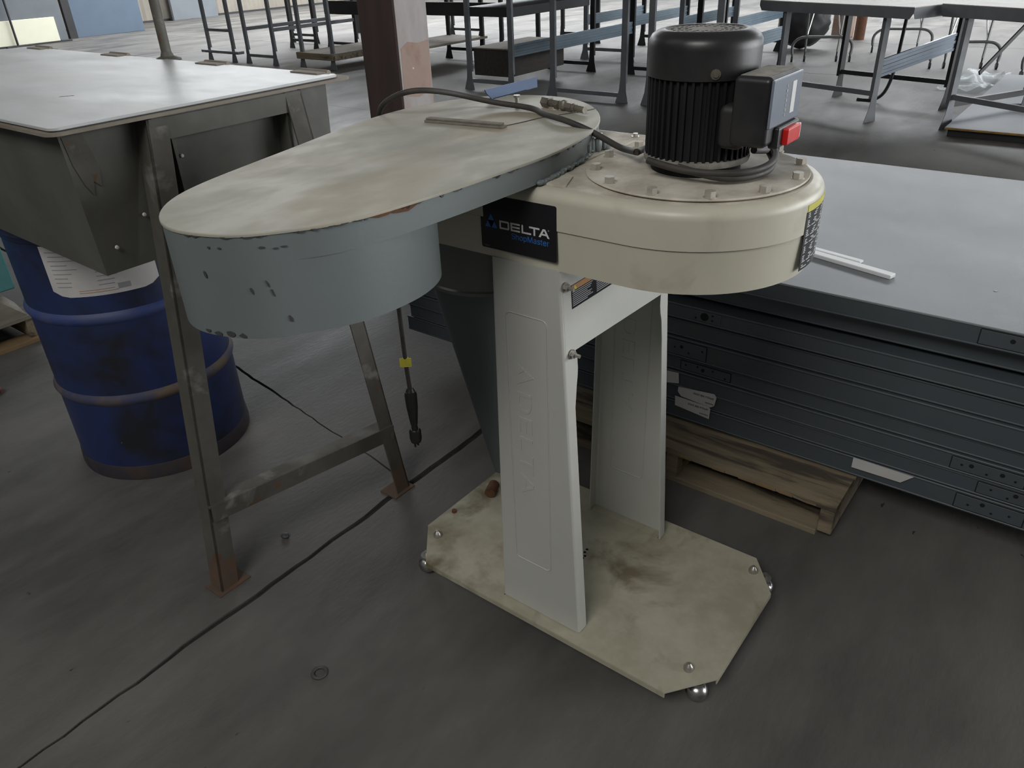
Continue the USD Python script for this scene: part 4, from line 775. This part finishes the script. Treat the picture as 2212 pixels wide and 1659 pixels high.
def bench(label, A, u, v, W, Dp, ztop=1.16, apron=0.07, rails=(), rail_z=0.52, cross=(0.11,), mats=None, over=0.12, group=None, top_mat=None, back=True, legs=None, bar_z=0.11, flare=None):
    """A = front left leg foot; u = unit along the front (towards the second front leg), v = into the depth"""
    mats = mats or bench_steel; A, u, v = np.array(A, float), np.array(u, float), np.array(v, float); u /= np.linalg.norm(u); v /= np.linalg.norm(v)
    B = T('work_bench', label, 'workbench', (*(A + u * W / 2 + v * Dp / 2), 0.0), group=group or 'rows of steel work benches')
    c = [A - u * over - v * 0.06, A + u * (W + over) - v * 0.06, A + u * (W + over) + v * (Dp + 0.1), A - u * over + v * (Dp + 0.1)]
    P_ = Polygon(c); P_ = P_ if P_.exterior.is_ccw else Polygon(c[::-1])
    part(B, 'bench_top', ext(P_, ztop - 0.006, ztop), top_mat or bench_top, smooth=False)
    ch = 0.028
    for k in range(4):
        p, q = c[k], c[(k + 1) % 4]; L = np.linalg.norm(q - p); e = (q - p) / L
        pl = Polygon([(0, 0), (L, 0), (L, -apron * 0.5), (L - ch, -apron), (ch, -apron), (0, -apron * 0.5)])
        inw = np.array([-e[1], e[0]]); inw = inw if ((A + u * W / 2 + v * Dp / 2) - p) @ inw > 0 else -inw
        m = trimesh.creation.extrude_polygon(pl, 0.003, engine='earcut'); m = place(m, (*p, ztop - 0.006), (*e, 0), (0, 0, 1)); part(B, 'apron', m, mats, smooth=False)
    pts = legs or [A, A + u * W, A + v * Dp, A + u * W + v * Dp]
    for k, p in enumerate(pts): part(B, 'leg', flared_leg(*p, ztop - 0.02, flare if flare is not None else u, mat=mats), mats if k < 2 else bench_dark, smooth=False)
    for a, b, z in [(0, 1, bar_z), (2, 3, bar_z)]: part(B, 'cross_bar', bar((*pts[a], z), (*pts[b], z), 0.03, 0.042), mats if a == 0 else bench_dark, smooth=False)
    for k, m_ in rails: part(B, 'side_rail', rail((*(pts[k]), rail_z), (*(pts[k + 2]), rail_z)), m_, smooth=False)
    return B
X_, Y_ = (1, 0), (0, 1)
lbl = lambda a: a
b1 = bench('grey steel work bench farthest left, nearest the corrugated wall', (7.95, 12.42), (0, -1), X_, 0.66, 1.7, rails=(), bar_z=0.14)
part(b1, 'cross_bar', bar((7.95, 12.42, 0.47), (7.95, 11.76, 0.47), 0.03, 0.042), bench_steel, smooth=False)
part(b1, 'foot_board', bx(7.90, 8.02, 11.60, 12.62, 0.125, 0.165, 0.004), bench_steel, smooth=False)
b2 = bench('grey steel work bench second from the left, a long low bar along it', (7.98, 11.42), (0, -1), X_, 0.68, 1.7, rails=(), bar_z=0.12)
part(b2, 'long_bar', bar((7.98, 11.42, 0.50), (9.7, 11.42, 0.50), 0.03, 0.05), bench_steel, smooth=False)
part(b2, 'long_bar', bar((7.98, 10.74, 0.50), (9.7, 10.74, 0.50), 0.03, 0.05), bench_steel, smooth=False)
b3 = bench('steel work bench left of the brown column, with a wooden bottom shelf', (7.98, 10.08), (0, -1), X_, 0.68, 1.7, rails=(), bar_z=0.17)
part(b3, 'bottom_shelf', bx(7.93, 9.7, 9.33, 10.14, 0.195, 0.225, 0.003), grey_wood, smooth=False)
part(b3, 'shelf_board', bx(7.90, 7.93, 9.33, 10.14, 0.135, 0.225, 0.002), wood, smooth=False); part(b3, 'shelf_board', bx(7.93, 9.7, 9.31, 9.335, 0.135, 0.20, 0.002), wood, smooth=False)
part(b3, 'back_panel', bx(9.40, 9.43, 9.2, 11.15, 0.60, 0.80, 0.003), bench_dark, smooth=False)
b4 = bench('steel work bench standing mostly hidden behind the brown column', (7.95, 8.62), (0, -1), X_, 0.66, 1.7, rails=(), bar_z=0.14)
part(b4, 'bottom_shelf', bx(7.9, 9.7, 7.9, 8.68, 0.30, 0.33, 0.003), grey_wood, smooth=False)
part(b4, 'back_panel', bx(9.40, 9.43, 7.2, 9.0, 0.62, 0.80, 0.003), bench_dark, smooth=False)
b5 = bench('steel work bench right of the brown column, with a dark wooden box between its legs', (7.55, 6.44), (0, -1), X_, 0.63, 1.75, rails=((1, rail_blue),), rail_z=0.45, bar_z=0.10)
bxp = part(b5, 'wooden_box', [bx(7.58, 8.7, 5.86, 6.40, 0.16, 0.452, 0.004)], M('dark_box_wood', (0.05, 0.043, 0.038), (0.035, 0.03, 0.028), scale=6, rough=0.8, stretch=(1, 5, 5)), smooth=False)
part(b5, 'box_top', bx(7.565, 8.715, 5.845, 6.415, 0.452, 0.468, 0.003), grey_wood, smooth=False)
part(b5, 'upper_apron', bx(7.56, 9.2, 5.80, 6.46, 0.80, 0.90, 0.003), bench_dark, smooth=False)
b6 = bench('grey steel work bench with long blue ribbed rails, directly behind the blue strip', (7.55, 5.225), (0, -1), X_, 0.90, 1.75, rails=((0, rail_blue), ), rail_z=0.55, bar_z=0.075)
b7 = bench('steel work bench hidden in large part by the black motor', (7.55, 4.02), (0, -1), X_, 0.72, 1.75, rails=((0, rail_blue), (1, rail_blue)), rail_z=0.55, bar_z=0.12)
# second row
for k, (y, W, lab) in enumerate(((13.2, 0.7, 'bench of the back row seen past the leftmost bench'), (10.6, 0.7, 'bench of the back row left of the brown column'), (8.1, 0.7, 'bench of the back row just right of the brown column'), (6.55, 0.75, 'back row bench with pale ribbed rails, right of the dark wooden box'), (5.05, 0.75, 'back row bench with pale ribbed rails, above the blue strip'))):
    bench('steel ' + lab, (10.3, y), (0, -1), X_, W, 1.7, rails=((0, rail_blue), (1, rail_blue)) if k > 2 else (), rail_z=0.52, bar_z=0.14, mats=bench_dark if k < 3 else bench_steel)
# turned benches at the right
u1, v1 = np.array((-0.366, -0.93)), np.array((0.93, -0.40))
t1 = bench('turned grey steel work bench with a shiny ribbed rail, right of the motor', (8.06, 2.85), u1, v1, 1.05, 0.95, ztop=0.955, apron=0.085, rails=(), bar_z=0.24, over=0.30,
           legs=[np.array((8.06, 2.85)), np.array((7.71, 1.86)), np.array((8.85, 2.50)), np.array((8.56, 1.42))], flare=v1)
part(t1, 'side_rail', rail((7.72, 1.855, 0.445), (8.55, 1.425, 0.60), h=0.15), rail_steel, smooth=False, label='shiny ribbed steel rail')
part(t1, 'bent_foot', [tube(spline([(8.62, 1.92, 0.42), (8.63, 1.95, 0.2), (8.64, 2.0, 0.08), (8.66, 2.08, 0.022), (8.67, 2.24, 0.012)], 20), 0.016, 6), cyl((8.62, 1.92, 0.42), (8.60, 1.90, 0.94), 0.016, 8)], bench_dark, smooth=40)
u2, v2 = np.array((-0.5, -0.866)), np.array((0.88, -0.46))
t2 = bench('grey steel work bench at the right edge over a sheet of plywood', (7.70, 1.23), u2, v2, 1.1, 0.98, ztop=0.965, apron=0.09, rails=(), bar_z=0.26, over=0.24, flare=v2)
part(t2, 'diagonal_brace', bar((7.95, 1.10, 0.42), (8.62, 0.80, 0.93), 0.012, 0.035), bench_dark, smooth=False)
part(t2, 'side_bar', bar((7.70, 1.23, 0.20), (8.56, 0.78, 0.20), 0.03, 0.05), bench_dark, smooth=False)
# plywood sheet
pw = T('plywood_sheet', 'grey faced plywood sheet on low battens under the bench at the right edge', 'plywood sheet', (8.8, 0.3, 0.0))
psh = sbox(7.36, -1.3, 10.4, 1.17).difference(unary_union([Point(*(np.array((7.70, 1.23)) + a_)).buffer(0.12) for a_ in (u2 / np.linalg.norm(u2) * 1.1, v2 / np.linalg.norm(v2) * 0.98, u2 / np.linalg.norm(u2) * 1.1 + v2 / np.linalg.norm(v2) * 0.98)]))
part(pw, 'sheet', ext(psh, 0.062, 0.078), panel_grey, smooth=False)
part(pw, 'yellow_edge', bx(7.352, 7.361, -1.3, 1.17, 0.063, 0.077), M('yellow_ply_edge', (0.36, 0.20, 0.04), (0.22, 0.13, 0.04), scale=14, rough=0.7), smooth=False, label='yellow stained edge')
for x in (7.40, 8.8, 10.2): part(pw, 'batten', bx(x, x + 0.07, -1.3, 1.15, 0.0, 0.062, 0.002), bench_dark, smooth=False)
# rolling carts
def cart(label, x, y, a, rz):
    t = T('rolling_cart', label, 'cart', (x, y, 0), rz, group='tubular rolling carts behind the benches')
    L = dict(local=True)
    w = 0.36
    part(t, 'base_frame', tube(spline([(-w, -0.02, 0.09), (-w, 0.0, 0.22), (-w + 0.07, 0, 0.285), (-w + 0.16, 0, 0.30), (0, 0, 0.30), (w - 0.16, 0, 0.30), (w - 0.07, 0, 0.285), (w, 0.0, 0.22), (w, -0.02, 0.09)], 40), 0.018, 8), tube_grey, smooth=60, **L)
    for s in (-1, 1):
        part(t, 'post', tube(np.array([(s * 0.20, 0.02, 0.12), (s * 0.22, 0.02, 0.7), (s * 0.26, 0.0, 1.15)]), 0.014, 8), tube_chrome if s > 0 else tube_grey, smooth=60, **L)
        part(t, 'strut', tube(np.array([(s * 0.20, 0.02, 0.33), (s * 0.05, 0.25, 1.1)]), 0.010, 6), tube_chrome, smooth=60, **L)
        part(t, 'caster', [cyl((s * 0.20 - 0.012, 0.02, 0.036), (s * 0.20 + 0.012, 0.02, 0.036), 0.036, 14), cyl((s * 0.20, 0.02, 0.06), (s * 0.20, 0.02, 0.14), 0.010, 8)], bench_dark, smooth=40, **L)
        part(t, 'caster', [cyl((s * w - 0.012, -0.02, 0.036), (s * w + 0.012, -0.02, 0.036), 0.036, 14), cyl((s * w, -0.02, 0.05), (s * w, -0.02, 0.10), 0.010, 8)], bench_dark, smooth=40, **L)
    part(t, 'tray', bx(-0.38, 0.38, -0.28, 0.28, 1.13, 1.16, 0.004), bench_steel, smooth=False, **L)
    return t
ct = cart('grey tubular rolling cart on casters behind the turned bench, nearest the motor', 11.2, 3.45, 0, math.radians(-68))
dup(ct, (12.4, 2.75, 0), 'grey tubular rolling cart farther back, beside the rusty post', math.radians(-75))
dup(ct, (11.2, 1.75, 0), 'grey tubular rolling cart behind the right end of the shiny rail', math.radians(-72))
dup(ct, (10.9, 0.75, 0), 'grey tubular rolling cart nearest the right edge of the picture', math.radians(-66))
ps_ = T('post', 'rust stained post standing on the bright floor behind the carts', 'post', (13.9, 4.0, 0))
part(ps_, 'shaft', bx(13.8, 14.05, 3.86, 4.14, 0, 4.0, 0.01), col_rust, smooth=False)
part(ps_, 'rusty_pipe', cyl((13.72, 3.68, 0), (13.72, 3.68, 4.0), 0.08, 16), rust, smooth=40)
sk_ = trimesh.creation.icosphere(3, 1.0); nz = meshkit.fbm(sk_.vertices * 1.6 + 3, 3)[:, None]; sk_.vertices *= 0.8 + 0.4 * nz; sk_.apply_scale((0.26, 0.36, 0.34)); sk_.apply_translation((12.35, 4.12, -sk_.bounds[0, 2] + 0.001))
solo('dark_sack', sk_, bench_dark, 'dark slumped sack on the floor seen under the turned bench', 'sack', smooth=60)
# crumpled clear sheeting
gx, gy = np.meshgrid(np.linspace(0, 1.1, 26), np.linspace(0, 0.42, 14), indexing='ij'); q = np.c_[gx.ravel(), gy.ravel(), np.zeros(gx.size)]
q[:, 2] = 0.01 + 0.20 * np.clip(meshkit.fbm(q * (4, 5, 1) + 5, 3, 2) - 0.28, 0, 1); f = []
for i in range(25):
    for j in range(13): a = i * 14 + j; f += [(a, a + 14, a + 15), (a, a + 15, a + 1)]
cs = trimesh.Trimesh(q, f, process=False); cs.apply_transform(trimesh.transformations.rotation_matrix(math.radians(-8), (0, 0, 1))); cs.apply_translation((9.5, 1.30, 0.0))
solo('plastic_sheeting', cs, clear_sheet, 'crumpled clear plastic sheeting on the floor behind the bench at the right', 'plastic sheeting', smooth=40)
# far left corner: panels and pale board
fp = T('panel_partition', 'large blue grey panel standing before the corrugated wall', 'panel', (9.95, 19.5, 0))
part(fp, 'panel_sheet', bx(9.13, 10.78, 19.42, 19.50, 0.0, 2.4, 0.005), panel_blue, smooth=False)
part(fp, 'edge_post', bx(8.62, 8.74, 19.3, 19.42, 0.0, 2.4, 0.005), bench_dark, smooth=False); part(fp, 'edge_post', bx(8.95, 9.13, 19.36, 19.46, 0.0, 2.4, 0.005), bench_dark, smooth=False)
f2 = T('panel_partition', 'plain grey panel farther right by the corrugated wall', 'panel', (13.6, 21.3, 0))
part(f2, 'panel_sheet', bx(12.75, 14.15, 21.35, 21.42, 0.0, 2.4, 0.005), panel_grey, smooth=False); part(f2, 'edge_post', bx(12.70, 12.75, 21.33, 21.44, 0.0, 2.4), bench_dark, smooth=False)
wbd = T('pale_board', 'pale yellow white board standing low at the top left corner', 'board', (8.05, 18.93, 0))
part(wbd, 'board', bx(5.0, 8.52, 18.92, 18.95, 0.03, 0.50, 0.003), cream_board, smooth=False)
part(wbd, 'grey_upper_panel', bx(5.0, 8.72, 18.97, 19.0, 0.03, 2.4, 0.003), panel_grey, smooth=False)
part(wbd, 'stand_post', [cyl((7.60, 18.85, 0), (7.60, 18.85, 2.3), 0.022, 10), bar((7.35, 18.80, 0.015), (7.95, 18.85, 0.015), 0.05, 0.03)], bench_dark, smooth=40)
part(wbd, 'bottom_rail', bar((5.0, 18.9, 0.015), (8.75, 18.9, 0.015), 0.06, 0.03), bench_dark, smooth=False)
